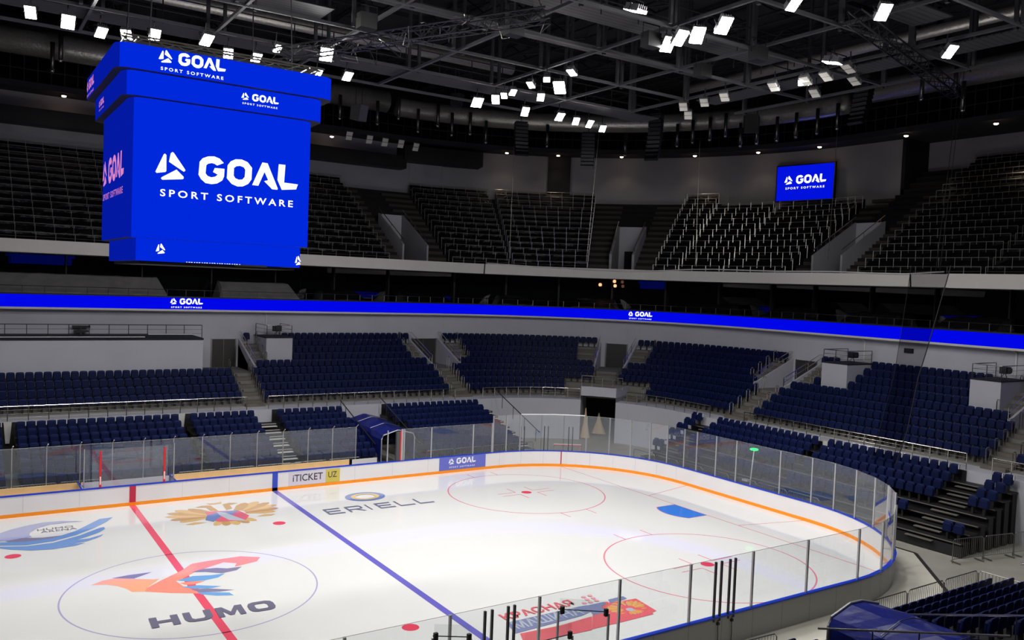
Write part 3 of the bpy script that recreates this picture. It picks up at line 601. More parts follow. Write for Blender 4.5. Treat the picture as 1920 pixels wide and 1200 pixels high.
sheet(mb, *TUN, RIN, 3.47, RIN+5, 3.47)
for t in TUN:
    mb.quad(P3(t, RIN, -.03), P3(t, RIN+7, -.03), P3(t, RIN+7, 3.47), P3(t, RIN, 3.47)); mb.quad(P3(t, RIN, 3.0), P3(t, RIN+3.0, 3.0), P3(t, RIN+3.0, 4.19), P3(t, RIN, 4.19))
struct(mb.build('wall_bowl', 'block_white'), 'pale grey concrete wall in front of the fixed seats')
mb = MB(); sheet(mb, TUN[0], TUN[1], RIN+5.0, 0.9, RIN+5.0, 3.46); struct(mb.build('wall_tunnel', 'tunnel_black'), 'dark hanging at the back of the corner tunnel')
mb = MB()
for k in range(9):
    ex = VOM if k <= 3 else []
    for a, b in cuts(T0, T1, ex):
        r0, r1 = rk(k)-.6, rk(k)+.25; zz = fk(k); zl = fk(k+1) if k < 8 else 3.12
        sheet(mb, a, b, r0, zl, r0, zz); sheet(mb, a, b, r0, zz, r1+(.2 if k == 0 else 0), zz)
for a, b in VOM:
    sheet(mb, a, b, rk(4)+.25, fk(4), RWALL, fk(4))
    for t in (a, b): mb.quad(P3(t, rk(4)+.2, fk(4)-.2), P3(t, RWALL, fk(4)-.2), P3(t, RWALL, fk(0)), P3(t, rk(4)+.2, fk(4)))
struct(mb.build('floor_terrace', 'concrete'), 'concrete seating terraces of the lower bowl')
# back wall below the ribbon display
mb = MB(); sheet(mb, T0, T1, RWALL, 2.5, RWALL, 9.3); struct(mb.build('wall_concourse', 'wall_grey'), 'grey wall behind the lower bowl')
DOORS = [(8.3, 10.05), (24.75, 26.9), (38.75, 40.2), (52.85, 54.7), (71.0, 73.0)]
for n, (a, b) in enumerate(DOORS):
    mb = MB(); ring(mb, a, b, [(RWALL-.05, fk(4)), (RWALL-.05, 7.05), (RWALL+.02, 7.05), (RWALL+.02, fk(4))])
    d = struct(mb.build('door_%d' % (n+1), 'door_dark'), 'dark double door in the wall at the head of an aisle')
    mb = MB()
    for t in (a, b, (a+b)/2): w_ = .04 if t != (a+b)/2 else .012; mb.hexa([P3(t-w_, RWALL-.07, fk(4)), P3(t+w_, RWALL-.07, fk(4)), P3(t+w_, RWALL-.02, fk(4)), P3(t-w_, RWALL-.02, fk(4))], [P3(t-w_, RWALL-.07, 7.08), P3(t+w_, RWALL-.07, 7.08), P3(t+w_, RWALL-.02, 7.08), P3(t-w_, RWALL-.02, 7.08)])
    mb.build('door_frame', 'steel_dull', d)
def tprism(mb, t, w, prof, mi=0):   # radial slab: polygon (r,z) with thickness w along t
    n = len(prof); mb.add([P3(t-w/2, r, z) for r, z in prof]+[P3(t+w/2, r, z) for r, z in prof],
        [tuple(range(n)), tuple(range(2*n-1, n-1, -1))]+[(j, j+n, (j+1) % n+n, (j+1) % n) for j in range(n)], mi)
CHK = [10.32, 24.45, 27.04, 38.36, 40.8, 52.55, 55.25, 70.65]
for n, t in enumerate(CHK):
    mb = MB(); tprism(mb, t, .14, [(15.35, fk(4)), (15.35, 5.45), (15.7, 5.5), (19.68, 7.1), (19.68, fk(4))])
    struct(mb.build('wall_cheek', 'wall_grey'), 'sloping grey cheek wall beside a doorway')
DN = ['first', 'second', 'second', 'third', 'third', 'fourth', 'fourth', 'fifth']; SIDE = ['right', 'left', 'right', 'left', 'right', 'left', 'right', 'left']
for n, t in enumerate(CHK):
    h = empty('stair_handrail', P3(t, 15.3, 5.45)); L = lambda r, z, dt=0: Vector(P3(t+dt, r, z))-h.location
    tag(h, 'sloping double handrail on the cheek wall %s of the %s doorway' % (SIDE[n], DN[n]), 'handrail', 'handrails beside the doorways')
    mb = MB(); mb.tube([L(15.3, 5.4), L(15.3, 6.05), L(15.6, 6.12), L(19.2, 7.62), L(19.6, 7.62)], .028, 6); mb.build('top_rail', 'steel', h)
    mb = MB(); mb.tube([L(15.35, 5.72), L(19.5, 7.38)], .022, 6); mb.build('lower_rail', 'steel', h)
    for q in (.3, .65): mb = MB(); mb.tube([L(15.6+3.6*q, 5.5+1.5*q), L(15.6+3.6*q, 6.1+1.5*q)], .02, 5); mb.build('post', 'steel', h)
mb = MB()
for a, b in ((T0, 8.6), (9.9, 14.45), (17.75, 25.3), (55.3, 71.2)): ring(mb, a, b, [(RIN-.06, .2), (RIN-.06, 3.10), (RIN-.005, 3.10), (RIN-.005, .2)])  # black strip over the bowl wall behind the stands
struct(mb.build('trim_behind_stands', 'frame_black'), 'black strip behind the telescopic stands')
# aisle steps
mbs, mbl = MB(), MB()
def step_block(a, b, r0, r1, z0, z1):
    ring(mbs, a, b, [(r0, z0), (r0, z1-.03), (r1, z1-.03), (r1, z0)]); ring(mbl, a, b, [(r0-.01, z1-.03), (r0-.01, z1), (r1, z1), (r1, z1-.03)])
for a, b in LST:
    for k in range(4, 9):
        r0 = rk(k)-.6; zl = fk(k+1) if k < 8 else 3.12
        step_block(a, b, r0-.42, r0, zl, zl+.22); 
for a, b in USTA:
    for k in range(0, 4):
        r0 = rk(k)-.6; step_block(a, b, r0-.42, r0, fk(k+1), fk(k+1)+.22)
for a, b in ((36.1, 37.7), (42.1, 43.8)):
    for k in (7, 8): r0 = rk(k)-.6; zl = fk(k+1) if k < 8 else 3.12; step_block(a, b, r0-.42, r0, zl, zl+.22)
for k in (4, 5, 6): r0 = rk(k)-.6; step_block(38.7, 40.5, r0-.42, r0, fk(k+1), fk(k+1)+.22)
struct(mbs.build('floor_steps', 'step'), 'concrete aisle steps'); struct(mbl.build('trim_nosing', 'step'), 'pale nosings of the aisle steps')
# camera boxes and the long platform
mb = MB(); ring(mb, T0, 6.73, [(15.6, 4.4), (15.6, 7.35), (RWALL-.01, 7.35), (RWALL-.01, 4.4)]); struct(mb.build('wall_platform', 'block_white'), 'long white platform wall above the far seats')
mb = MB(); ring(mb, T0, 6.75, [(15.55, 7.30), (15.55, 7.42), (RWALL-.01, 7.42), (RWALL-.01, 7.30)]); struct(mb.build('trim_platform', 'dark_platform'))
for n, (a, b) in enumerate(BOX):
    mb = MB(); ring(mb, a, b, [(16.6, 4.9), (16.6, 7.33), (RWALL-.01, 7.33), (RWALL-.01, 4.9)]); struct(mb.build('wall_box', 'block_white'), 'white camera box wall')
    mb = MB(); ring(mb, a-.03, b+.03, [(16.57, 7.33), (16.57, 7.39), (RWALL-.01, 7.39), (RWALL-.01, 7.33)]); struct(mb.build('trim_box', 'dark_platform'))
def guard(name, label, pts, zb, h, mats=('steel', 'steel', 'steel'), nr=3, pstep=None, group=None, pr=.03, ends=True):
    """rail along pts (x,y): top rail, lower rails, posts"""
    root = empty(name, (pts[0][0], pts[0][1], zb)); tag(root, label, 'railing', group); o = Vector(root.location)
    P = [Vector((x, y, zb))-o for x, y in pts]; up = Vector((0, 0, 1))
    mb = MB(); mb.tube([p+up*h for p in P], pr, 6); mb.build('top_rail', mats[0], root)
    if nr:
        mb = MB()
        for i in range(nr): mb.tube([p+up*(h*(i+1)/(nr+1)) for p in P], .010, 5)
        mb.build('lower_rails', mats[1], root)
    for p in P: mb = MB(); mb.tube([p-up*.02, p+up*h], .025, 6); mb.build('post', mats[2], root)
    return root
def bowl_guard(name, label, t0, t1, r, zb, h, step=1.0, **kw):
    n = max(1, round(arc_len(t0, t1, r)/step)); return guard(name, label, [P2(t0+(t1-t0)*i/n, r) for i in range(n+1)], zb, h, **kw)
GL = ['below the far seats at centre ice', 'between the first and second doorway aisles', 'from the second doorway aisle to the corner tunnel', 'right of the corner tunnel', 'along the end stand', 'right of the end-stand aisle']
for i, (a, b) in enumerate([(-9.16, 8.28), (9.7, 23.79), (26.23, 37.75), (43.2, 53.1), (56.16, 71.1), (72.42, 80)]):
    bowl_guard('guard_rail', 'steel guard rail on the walkway edge '+GL[i], a, b, 10.3, 3.12, .85, group='walkway guard rails')
bowl_guard('guard_rail', 'steel guard rail on the parapet above the corner tunnel', 37.85, 42.6, 10.35, 4.19, .83, step=.9, group='walkway guard rails')
bowl_guard('platform_rail', 'dark rail along the long white platform above the far seats', -12, 6.65, 15.7, 7.42, .88, step=1.2, mats=('dark_steel', 'dark_steel', 'dark_steel'), nr=2, group='platform rails')
for i, (a, b) in enumerate(BOX):
    pts = [P2(a+.05, 19.4), P2(a+.05, 16.68), P2((a+b)/2, 16.68), P2(b-.05, 16.68), P2(b-.05, 19.4)]
    guard('platform_rail', 'dark rail round the white camera box '+['near the first doorway', 'right of the fourth doorway', 'left of the fifth doorway'][i], pts, 7.39, .87, mats=(('steel_dull', 'dark_steel', 'dark_steel')), nr=2, group='platform rails')
    # camera equipment and cable pipe
    q = P2((a+b)/2+.3, 18.2); e = empty('camera_tripod', (q[0], q[1], 7.39)); tag(e, 'black camera equipment on the white camera box '+['near the first doorway', 'right of the fourth doorway', 'left of the fifth doorway'][i], 'camera')
    mb = MB(); mb.box(-.3, .3, -.2, .2, .35, .75); mb.box(-.18, .18, -.32, -.2, .42, .68); mb.build('housing', 'black_box', e)
    for j in range(3): mb = MB(); mb.tube([(0, 0, .4), (.28*cos(2.1*j), .28*sin(2.1*j), 0)], .02, 5); mb.build('leg', 'dark_steel', e)
    mb = MB(); t = (a+b)/2+(.2 if i else -.1); mb.tube([P3(t, RWALL-.06, 7.5), P3(t, RWALL-.06, 8.9), P3(t-.15, RWALL-.3, 9.12)], .05, 6)
    tag(mb.build('cable_pipe', 'white_plastic'), 'white pipe on the wall above the camera box '+['near the first doorway', 'right of the fourth doorway', 'left of the fifth doorway'][i], 'pipe', 'wall pipes')
e = empty('wall_unit', P3(-.4, 19.3, 7.42)); tag(e, 'black twin-bar unit on the long white platform', 'equipment')
mb = MB(); mb.box(-.55, .55, -.1, .1, .45, .6); mb.box(-.45, .45, -.1, .1, .15, .28); mb.build('bars', 'black_box', e)
mb = MB(); mb.box(-.05, .05, -.03, .03, 0, .5); mb.build('stem', 'dark_steel', e)
e = empty('exit_sign_box', P3(61.9, RWALL-.05, 8.5), -pi/2); tag(e, 'black sign box on the wall behind the hanging net', 'sign box')
mb = MB(); mb.box(-.32, .32, -.05, .05, -.15, .15); mb.build('case', 'black_box', e)
mb = MB(); mb.box(-.22, .22, -.06, -.05, -.08, .08); mb.build('face', 'dark_steel', e)
# white tube lights lying on the long platform
for i, (a, b, z) in enumerate(((-12, 3.0, 7.5), (3.2, 6.0, 7.68))):
    mb = MB(); mb.tube([P3(a, 15.66, z), P3(b, 15.66, z)], .03, 6); tag(mb.build('tube_light', 'white_plastic'), ['long white tube along the foot of the platform rail', 'short white tube fixed half-way up the platform rail'][i], 'tube')

# ------------------------------------------------------------------ telescopic stands
def rj(j): return 9.4-0.8*j
def zj(j): return 2.37-0.265*j
FARB = [(-16, -5.35), (-4.75, 3.95), (4.5, 8.55), (9.95, 14.5), (17.65, 25.3)]
for n, (a, b) in enumerate(FARB):
    mb = MB()
    for j in range(8): mb.box(a, b, CY+rj(j)-.45, CY+rj(j)+.35+(.45 if j == 0 else .02), max(zj(j)-.28, 0), zj(j))
    mb.box(a+.05, b-.05, 15.75, 16.4, 0, .25); struct(mb.build('floor_stand', 'frame_black'), 'dark telescopic stand decks')
mb = MB(); ml = MB()
for j in range(8):
    y = CY+rj(j)-.45
    for a, b in ((8.6, 9.9), (25.35, 26.3)): mb.box(a, b, y, y+.8, max(zj(j)-.28, 0), zj(j)); ml.box(a+.1, b-.1, y-.30, y, zj(j)-.16, zj(j)-.12); ml.box(a+.1, b-.1, y-.01, y+.05, zj(j)-.02, zj(j)+.004)
struct(mb.build('floor_stand_aisle', 'frame_black'), 'dark aisle decks of the far stand'); struct(ml.build('trim_stand_step', 'step_lip'), 'pale step treads of the far stand aisles')
def xj(j): return 36.2-0.72*j
def zej(j): return 2.55-0.32*j
mb = MB(); ml = MB()
for j in range(7):
    x = xj(j); mb.box(x-.40, x+.36, -11.85, 10.1, max(zej(j)-.06, 0), zej(j)); mb.box(x-.05, x+.36, -11.8, 10.05, 0, zej(j)-.02)
    for a, b in ((-10.65, -9.1), (7.7, 8.95)): ml.box(x-.62, x-.40, a+.1, b-.1, zej(j)-.19, zej(j)-.15); ml.box(x-.41, x-.33, a+.1, b-.1, zej(j)-.02, zej(j)+.004)
    ml.box(x-.42, x-.36, -11.85, 10.1, zej(j)-.03, zej(j)+.003)
mb.box(31.45, 31.6, -11.9, 10.1, 0, .5)
struct(mb.build('floor_end_stand', 'frame_black'), 'dark telescopic decks of the end stand'); struct(ml.build('trim_end_step', 'step'), 'pale step edges of the end stand')
NEARB = [(9.95, 14.3), (17.75, 26.0)]
def yn(j): return -(CY+rj(j))-.2
for a, b in NEARB:
    mb = MB()
    for j in range(8): mb.box(a, b, yn(j)-.37, yn(j)+.45, max(zj(j)-.28, 0), zj(j))
    struct(mb.build('floor_near_stand', 'frame_black'), 'dark telescopic decks close to the camera')

for i, (x, y, z) in enumerate(((4.22, CY+RIN-.12, 3.13), (-5.05, CY+RIN-.12, 3.13), (36.52, -.8, 3.05))):
    mb = MB(); w_ = .2
    if i < 2: mb.hexa([(x-.1, y-.05, z-1.2), (x+.1, y-.05, z-1.2), (x+.1, y+.04, z-1.2), (x-.1, y+.04, z-1.2)], [(x-w_, y-.05, z), (x+w_, y-.05, z), (x+w_, y+.04, z), (x-w_, y+.04, z)])
    else: mb.hexa([(x-.05, y-.15, z-1.0), (x+.04, y-.15, z-1.0), (x+.04, y+.15, z-1.0), (x-.05, y+.15, z-1.0)], [(x-.05, y-.27, z+.12), (x+.04, y-.27, z+.12), (x+.04, y+.27, z+.12), (x-.05, y+.27, z+.12)])
    tag(mb.build('gap_panel', 'step_lip'), ['white panel in the seat gap over centre ice in the far lower stand', 'white panel in the seat gap at the left frame edge', 'white panel in the seat gap of the end lower stand'][i], 'panel')

# ------------------------------------------------------------------ seats: collect every position, 300 largest become individuals
SEATS = []   # (x, y, z, rot, label, bracket)
def ivals(a, b, r):
    n = int(arc_len(a, b, r)/.5+.02)
    if n < 1: return []
    sp = (b-a)/n if arc_len(a, b, r)/n < .56 else .5*(b-a)/arc_len(a, b, r)
    return [a+sp*(i+.5) for i in range(n)]
BLK = ['far block over centre ice', 'far fixed block before the corner', 'fixed block left of corner tunnel', 'fixed block right of corner tunnel', 'fixed end block', 'last fixed end block']
def blk(t): 
    for i, q in enumerate((9.3, 25.3, 39.6, 54.2, 71.8)):
        if t < q: return i
    return 5
for k in range(9):
    ex = list(BOX) if k <= 3 else []
    if k <= 3: ex += [(T0, 6.75)]+VOM+(USTA if k > 0 else [(t-.14, t+.14) for t in CHK])
    if k == 4: ex += [(6.6, 10.45), (24.3, 27.2), (38.2, 40.95), (52.4, 55.4), (70.5, 73.4)]
    if k >= 5: ex += LST
    if k in (5, 6): ex += [(38.5, 40.7)]
    if k >= 7: ex += [(36.0, 44.0)]
    for a, b in cuts(T0, T1, ex):
        for i, t in enumerate(ivals(a+.04, b-.04, rk(k))):
            SEATS.append((*P2(t, rk(k)), fk(k), ang(t), ('%s row up, %s along' % (ORD[9-k], ORD[min(i+1, 38)]), BLK[blk(t)], t), 0))
FN = ['far lower block at frame edge', 'long far lower block over centre ice', 'far lower block left of the aisle', 'far lower block right of the aisle', 'far lower block right of blue canopy']
for n, (a, b) in enumerate(FARB):
    for j in range(8):
        for i, t in enumerate(ivals(a+.03, b-.03, 1)):
            if n == 4 and j > 2 and t < a+.1*j: continue
            SEATS.append((t, CY+rj(j), zj(j), 0.0, ('%s row up, %s along' % (ORD[8-j], ORD[i+1]), FN[n], t), 1 if j == 0 else 0))
for j in range(7):
    if j == 4: continue
    for (a, b, nm) in ((-9.05, -1.12, 'end lower stand right part'), (-.5, 7.65, 'end lower stand left part'), (9.05, 10.05, 'pair beyond the left end aisle'), (-11.8, -10.72, 'pair beyond the right end aisle')):
        if j == 6 and (a > -11): continue
        if j == 5 and a < -11: continue
        for i, y in enumerate(ivals(a, b, 1)):
            if j == 5 and nm.startswith('end') and (y < -8.3 or 4.2 < y < 5.6): continue
            SEATS.append((xj(j), y, zej(j), -pi/2, ('%s row up, %s along' % (ORD[7-j], ORD[i+1]), nm, y), 1 if j == 0 else 0))
for n, (a, b) in enumerate(NEARB):
    for j in range(8):
        for i, t in enumerate(ivals(a+.03, b-.03+.05*0, 1)):
            SEATS.append((t, yn(j), zj(j)-.1, pi, ('%s row up, %s along' % (ORD[8-j], ORD[i+1]), ['near block left of blue tunnel', 'near block right of blue tunnel'][n], t), 0))
def proj(x, y, z):
    c = SC.camera.matrix_world.inverted() @ Vector((x, y, z))
    if c.z > -1: return None
    return 960+FPX*c.x/-c.z, 600-FPX*c.y/-c.z, -c.z
CINV = SC.camera.matrix_world.inverted()
def seat_back(mb, o=(0, 0, 0), rz=0.0, mi=0):
    """rounded back shell: outline in x,z extruded with a slight dish"""
    out = [(-.225, .40), (.225, .40), (.235, .60), (.225, .78), (.19, .845), (.10, .865), (-.10, .865), (-.19, .845), (-.225, .78), (-.235, .60)]
    cz, sz = cos(rz), sin(rz); n = len(out); vs = []
    for y0, s in ((-.035, .93), (-.01, 1.0), (.035, 1.0)):
        for x, z in out:
            yy = y0+.09*(z-.40)+.35*x*x*-1; xx = x*s; zz = .62+(z-.62)*s
            vs.append((o[0]+xx*cz-yy*sz, o[1]+xx*sz+yy*cz, o[2]+zz))
    fs = [tuple(range(n)), tuple(range(3*n-1, 2*n-1, -1))]
    for l in range(2): fs += [(l*n+j, (l+1)*n+j, (l+1)*n+(j+1) % n, l*n+(j+1) % n) for j in range(n)]
    mb.add(vs, fs, mi)
def seat_pan(mb, o=(0, 0, 0), rz=0.0, mi=0):
    out = [(-.20, .36), (.20, .36), (.215, .46), (.21, .68), (.17, .755), (-.17, .755), (-.21, .68), (-.215, .46)]
    cz, sz = cos(rz), sin(rz); n = len(out); vs = []
    for y0, s in ((-.155, .9), (-.135, 1.0), (-.06, 1.0)):
        for x, z in out:
            yy = y0+.06*(z-.40); xx = x*s; zz = .56+(z-.56)*s
            vs.append((o[0]+xx*cz-yy*sz, o[1]+xx*sz+yy*cz, o[2]+zz))
    fs = [tuple(range(n)), tuple(range(3*n-1, 2*n-1, -1))]
    for l in range(2): fs += [(l*n+j, (l+1)*n+j, (l+1)*n+(j+1) % n, l*n+(j+1) % n) for j in range(n)]
    mb.add(vs, fs, mi)
def seat_foot(mb, o=(0, 0, 0), rz=0.0, mi=0):
    cz, sz = cos(rz), sin(rz)
    def T(x, y, z): return (o[0]+x*cz-y*sz, o[1]+x*sz+y*cz, o[2]+z)
    mb.hexa([T(-.05, -.07, 0), T(.05, -.07, 0), T(.05, .05, 0), T(-.05, .05, 0)], [T(-.05, -.09, .42), T(.05, -.09, .42), T(.05, .03, .42), T(-.05, .03, .42)], mi)
def seat_bracket(mb, o=(0, 0, 0), rz=0.0, mi=0):
    cz, sz = cos(rz), sin(rz)
    def T(x, y, z): return (o[0]+x*cz-y*sz, o[1]+x*sz+y*cz, o[2]+z)
    mb.hexa([T(.225, -.04, .62), T(.275, -.04, .62), T(.275, .06, .62), T(.225, .06, .62)], [T(.225, -.04, .86), T(.275, -.04, .86), T(.275, .06, .86), T(.225, .06, .86)], mi)
vis = []
TUNV = []
for s in SEATS:
    c = CINV @ Vector((s[0], s[1], s[2]+.7)); d = -c.z
    if d < 1: continue
    u, v = 960+FPX*c.x/d, 600-FPX*c.y/d
    if -10 < u < 1930 and 0 < v < 1192:
        f = 1.0
        if s[1] < -14: f = .8 if s[0] > 17 and u > 1600+.0*v else 0.0
        vis.append((f/d, s))
vis.sort(key=lambda q: -q[0])
IND = set(id(s) for _, s in vis[:298])
m1 = MB(); seat_back(m1); m2 = MB(); seat_pan(m2); m3 = MB(); seat_foot(m3); m4 = MB(); seat_bracket(m4)
proto = BRK = None
mbk, mbr = MB(), MB()
for s in SEATS:
    if id(s) in IND:
        lab = 'navy seat, %s, %s' % (s[4][0], s[4][1])
        r = empty('arena_seat')
        if proto is None: proto = [m1.build('backrest', 'navy', r), m2.build('seat_pan', 'navy_pan', r), m3.build('foot', 'frame_black', r)]
        else:
            for q in proto: c = q.copy(); COL.objects.link(c); c.parent = r
        r.location = s[:3]; r.rotation_euler = (0, 0, s[3]); tag(r, lab, 'seat', 'individual navy seats nearest the camera')
        if s[5]:
            if BRK is None: BRK = m4.build('bracket', 'bracket_white', r)
            else: b = BRK.copy(); COL.objects.link(b); b.parent = r
    else:
        seat_back(mbk, s[:3], s[3]); seat_pan(mbk, s[:3], s[3], 1); seat_foot(mbk, s[:3], s[3], 2)
        if s[5]: seat_bracket(mbk, s[:3], s[3], 3)
tag(mbk.build('arena_seats', ['navy', 'navy_pan', 'frame_black', 'bracket_white']), 'the remaining rows of dark navy seats across the lower bowl', 'seats', None, 'stuff')

# hoop rails up the aisles
h0 = None
def hoop(t, r, z, label):
    global h0
    if h0 is None:
        mb = MB(); mb.tube([(0, -.17, 0), (0, -.17, .86), (0, -.1, .95), (0, .1, .95), (0, .17, .86), (0, .17, 0)], .028, 6); h = h0 = mb.build('aisle_hoop_rail', 'steel')
    else: h = h0.copy(); COL.objects.link(h)
    h.location = P3(t, r, z); h.rotation_euler = (0, 0, ang(t)); tag(h, label, 'hoop rail', 'hoop rails beside the aisle steps')
for n, (a, b) in enumerate(LST):
    for t, sd in ((a-.03, 'left'), (b+.03, 'right')):
        for k in range(4, 9): hoop(t, rk(k)-.25, fk(k), 'steel hoop rail, %s up the %s edge of the %s aisle steps' % (ORD[9-k], sd, ['first', 'second', 'fourth', 'fifth'][n]))
for n, (a, b) in enumerate(USTA):
    t, sd = (b+.03, 'right') if n in (0, 2, 4, 6) else (a-.03, 'left')
    for k in range(0, 4): hoop(t, rk(k)-.25, fk(k), 'steel hoop rail, %s up the short stair %s of the %s doorway' % (ORD[4-k], sd, DN[n]))
for t, k, q in ((36.05, 8, 'left'), (36.05, 7, 'left'), (43.85, 8, 'right'), (43.85, 7, 'right'), (38.6, 5, 'left centre'), (40.6, 5, 'right centre'), (38.6, 6, 'left centre'), (40.6, 6, 'right centre')):
    hoop(t, rk(k)-.25, fk(k), 'steel hoop rail, %s row, %s of the steps above the corner tunnel' % (ORD[9-k], q))

# ------------------------------------------------------------------ tunnel canopies, handrails, fences
def slope_rail(label, x, pts, mats='steel'):
    o = empty('slope_handrail', (x, pts[0][0], pts[0][1])); tag(o, label, 'handrail', 'sloping handrails beside the tunnels')
    L = [(0, y-pts[0][0], z-pts[0][1]) for y, z in pts]
    mb = MB(); mb.tube(L, .035, 8); mb.build('rail', mats, o)
    n = 4
    for i in range(n):
        q = (i+.3)/n; y = pts[0][0]+(pts[-1][0]-pts[0][0])*q; z = pts[0][1]+(pts[-1][1]-pts[0][1])*q
        mb = MB(); mb.tube([(0, y-pts[0][0], z-pts[0][1]), (0, y-pts[0][0], z-pts[0][1]-.9)], .022, 6); mb.build('post', 'dark_steel', o)
slope_rail('sloping dark handrail left of the far blue canopy', 14.55, [(16.0, 1.55), (22.0, 3.55)], 'dark_steel')
slope_rail('sloping dark handrail right of the far blue canopy', 17.55, [(15.8, 1.5), (22.0, 3.6)], 'steel_dull')
slope_rail('bright handrail sloping up the right of the near blue canopy', 17.5, [(-17.54, 1.92), (-21.6, 3.3)])
slope_rail('bright handrail sloping up the left of the near blue canopy', 14.5, [(-16.62, 1.72), (-22.15, 3.54)])
slope_rail('bright handrail at the right edge of the near seats', 26.2, [(-16.9, 2.02), (-21.0, 3.4)])
slope_rail('dark handrail down the steps left of the corner tunnel', 26.9, [(15.6, 1.6), (21.6, 3.9)], 'dark_steel')
def canopy(name, label, sgn, x0, x1, y0, y1, rise=.30, dz=-.03):
    o = empty(name, (0, 0, 0)); tag(o, label, 'canopy')
    prof = [(x0, 0.0), (x0, 2.0+dz), (x0+.12, 2.24+dz), (x0+1.05, 2.50+dz), (x1-1.0, 2.48+dz), (x1-.12, 2.24+dz), (x1, 2.0+dz), (x1, 0.0)]
    mb = MB(); ys = [y0+(y1-y0)*i/8 for i in range(9)]; n = len(prof); vs = []
    rnd = random.Random(3)
    for i, y in enumerate(ys):
        lift = rise*(i/8)
        for j, (x, z) in enumerate(prof):
            w_ = .045*rnd.uniform(-1, 1) if 0 < i < 8 and 0 < j < n-1 else 0
            zz = z if j not in (0, n-1) else (1.0 if i > 0 else 0.3)
            vs.append((x+w_, sgn*y, max(zz+lift*(1 if 0 < j < n-1 else 0)+w_, 0)))
    fs = [(i*n+j, i*n+j+1, (i+1)*n+j+1, (i+1)*n+j) for i in range(8) for j in range(n-1)]
    fs.append(tuple(range(8*n, 9*n))); mb.add(vs, fs); sh = mb.build('tarp_sheet', 'tarp_blue', o); sh['label'] = 'blue tarpaulin sheet'
    mb = MB(); mb.tube([(x, sgn*(y0-.02), max(z, 0)+.03) for x, z in prof], .04, 8); mb.build('front_frame', 'post_alu', o)
    for i in (3, 6): mb = MB(); mb.tube([(x, sgn*ys[i], z+rise*i/8+.06) for x, z in prof[2:6]], .016, 6); mb.build('cross_strap', 'steel_dull', o)
    return o
canopy('tunnel_canopy', 'blue tarpaulin canopy over the players tunnel in the far stand', 1, 14.62, 16.9, 15.3, 20.6)
canopy('tunnel_canopy', 'glossy blue tarpaulin canopy over the players tunnel close to the camera', -1, 14.75, 17.4, 16.8, 21.2, 0.0, -.20)
def fence(label, pts, h=1.1, seg=2.2):
    for i in range(len(pts)-1):
        a, b = Vector((*pts[i], 0)), Vector((*pts[i+1], 0)); L = (b-a).length; n = max(1, round(L/seg))
        for q in range(n):
            p0, p1 = a+(b-a)*q/n, a+(b-a)*(q+1)/n; d = (p1-p0); l = d.length; 
            o = empty('crowd_barrier', tuple(p0), math.atan2(d.y, d.x)); tag(o, label % ORD[FC[0]], 'barrier', 'steel crowd barriers'); FC[0] += 1
            g = .04; mb = MB(); mb.tube([(g, 0, 0), (g, 0, h-.1), (g+.1, 0, h), (l-g-.1, 0, h), (l-g, 0, h-.1), (l-g, 0, 0)], .02, 6); mb.tube([(g, 0, .18), (l-g, 0, .18)], .014, 5); mb.build('frame', 'steel_dull', o)
            mb = MB(); k = int(l/.13)
            for j in range(1, k): mb.tube([(g+(l-2*g)*j/k, 0, .18), (g+(l-2*g)*j/k, 0, h)], .008, 4)
            mb.build('bars', 'steel_dull', o)
            for x in (.25, l-.25): mb = MB(); mb.box(x-.03, x+.03, -.25, .25, 0, .03); mb.build('foot', 'steel_dull', o)
FC = [1]; fence('steel crowd barrier near the camera, %s from the blue canopy', [(19.5, -15.0), (26.9, -15.0), (27.0, -17.2)])
FC = [1]; fence('steel crowd barrier left of the near canopy, %s from the canopy', [(14.35, -15.25), (10.0, -15.0)])
FC = [1]; fence('steel crowd barrier behind the far glass, %s from the blue canopy', [(17.6, 15.0), (26.0, 15.0)])
FC = [1]; fence('low barrier before the far lower seats, %s from centre ice', [(2.6, 15.55), (13.4, 15.55)], .95)
FC = [1]; fence('low barrier before the left far seats, %s from the frame edge', [(-9.5, 15.55), (-1.0, 15.55)], .95)
FC = [1]; fence('steel crowd barrier before the end stand, %s from the corner tunnel', [(31.0, 10.3), (31.0, -4.5)])
FC = [1]; fence('steel crowd barrier right of the end stand, %s from the stand', [(30.3, -12.1), (34.2, -12.9), (36.0, -13.2)])
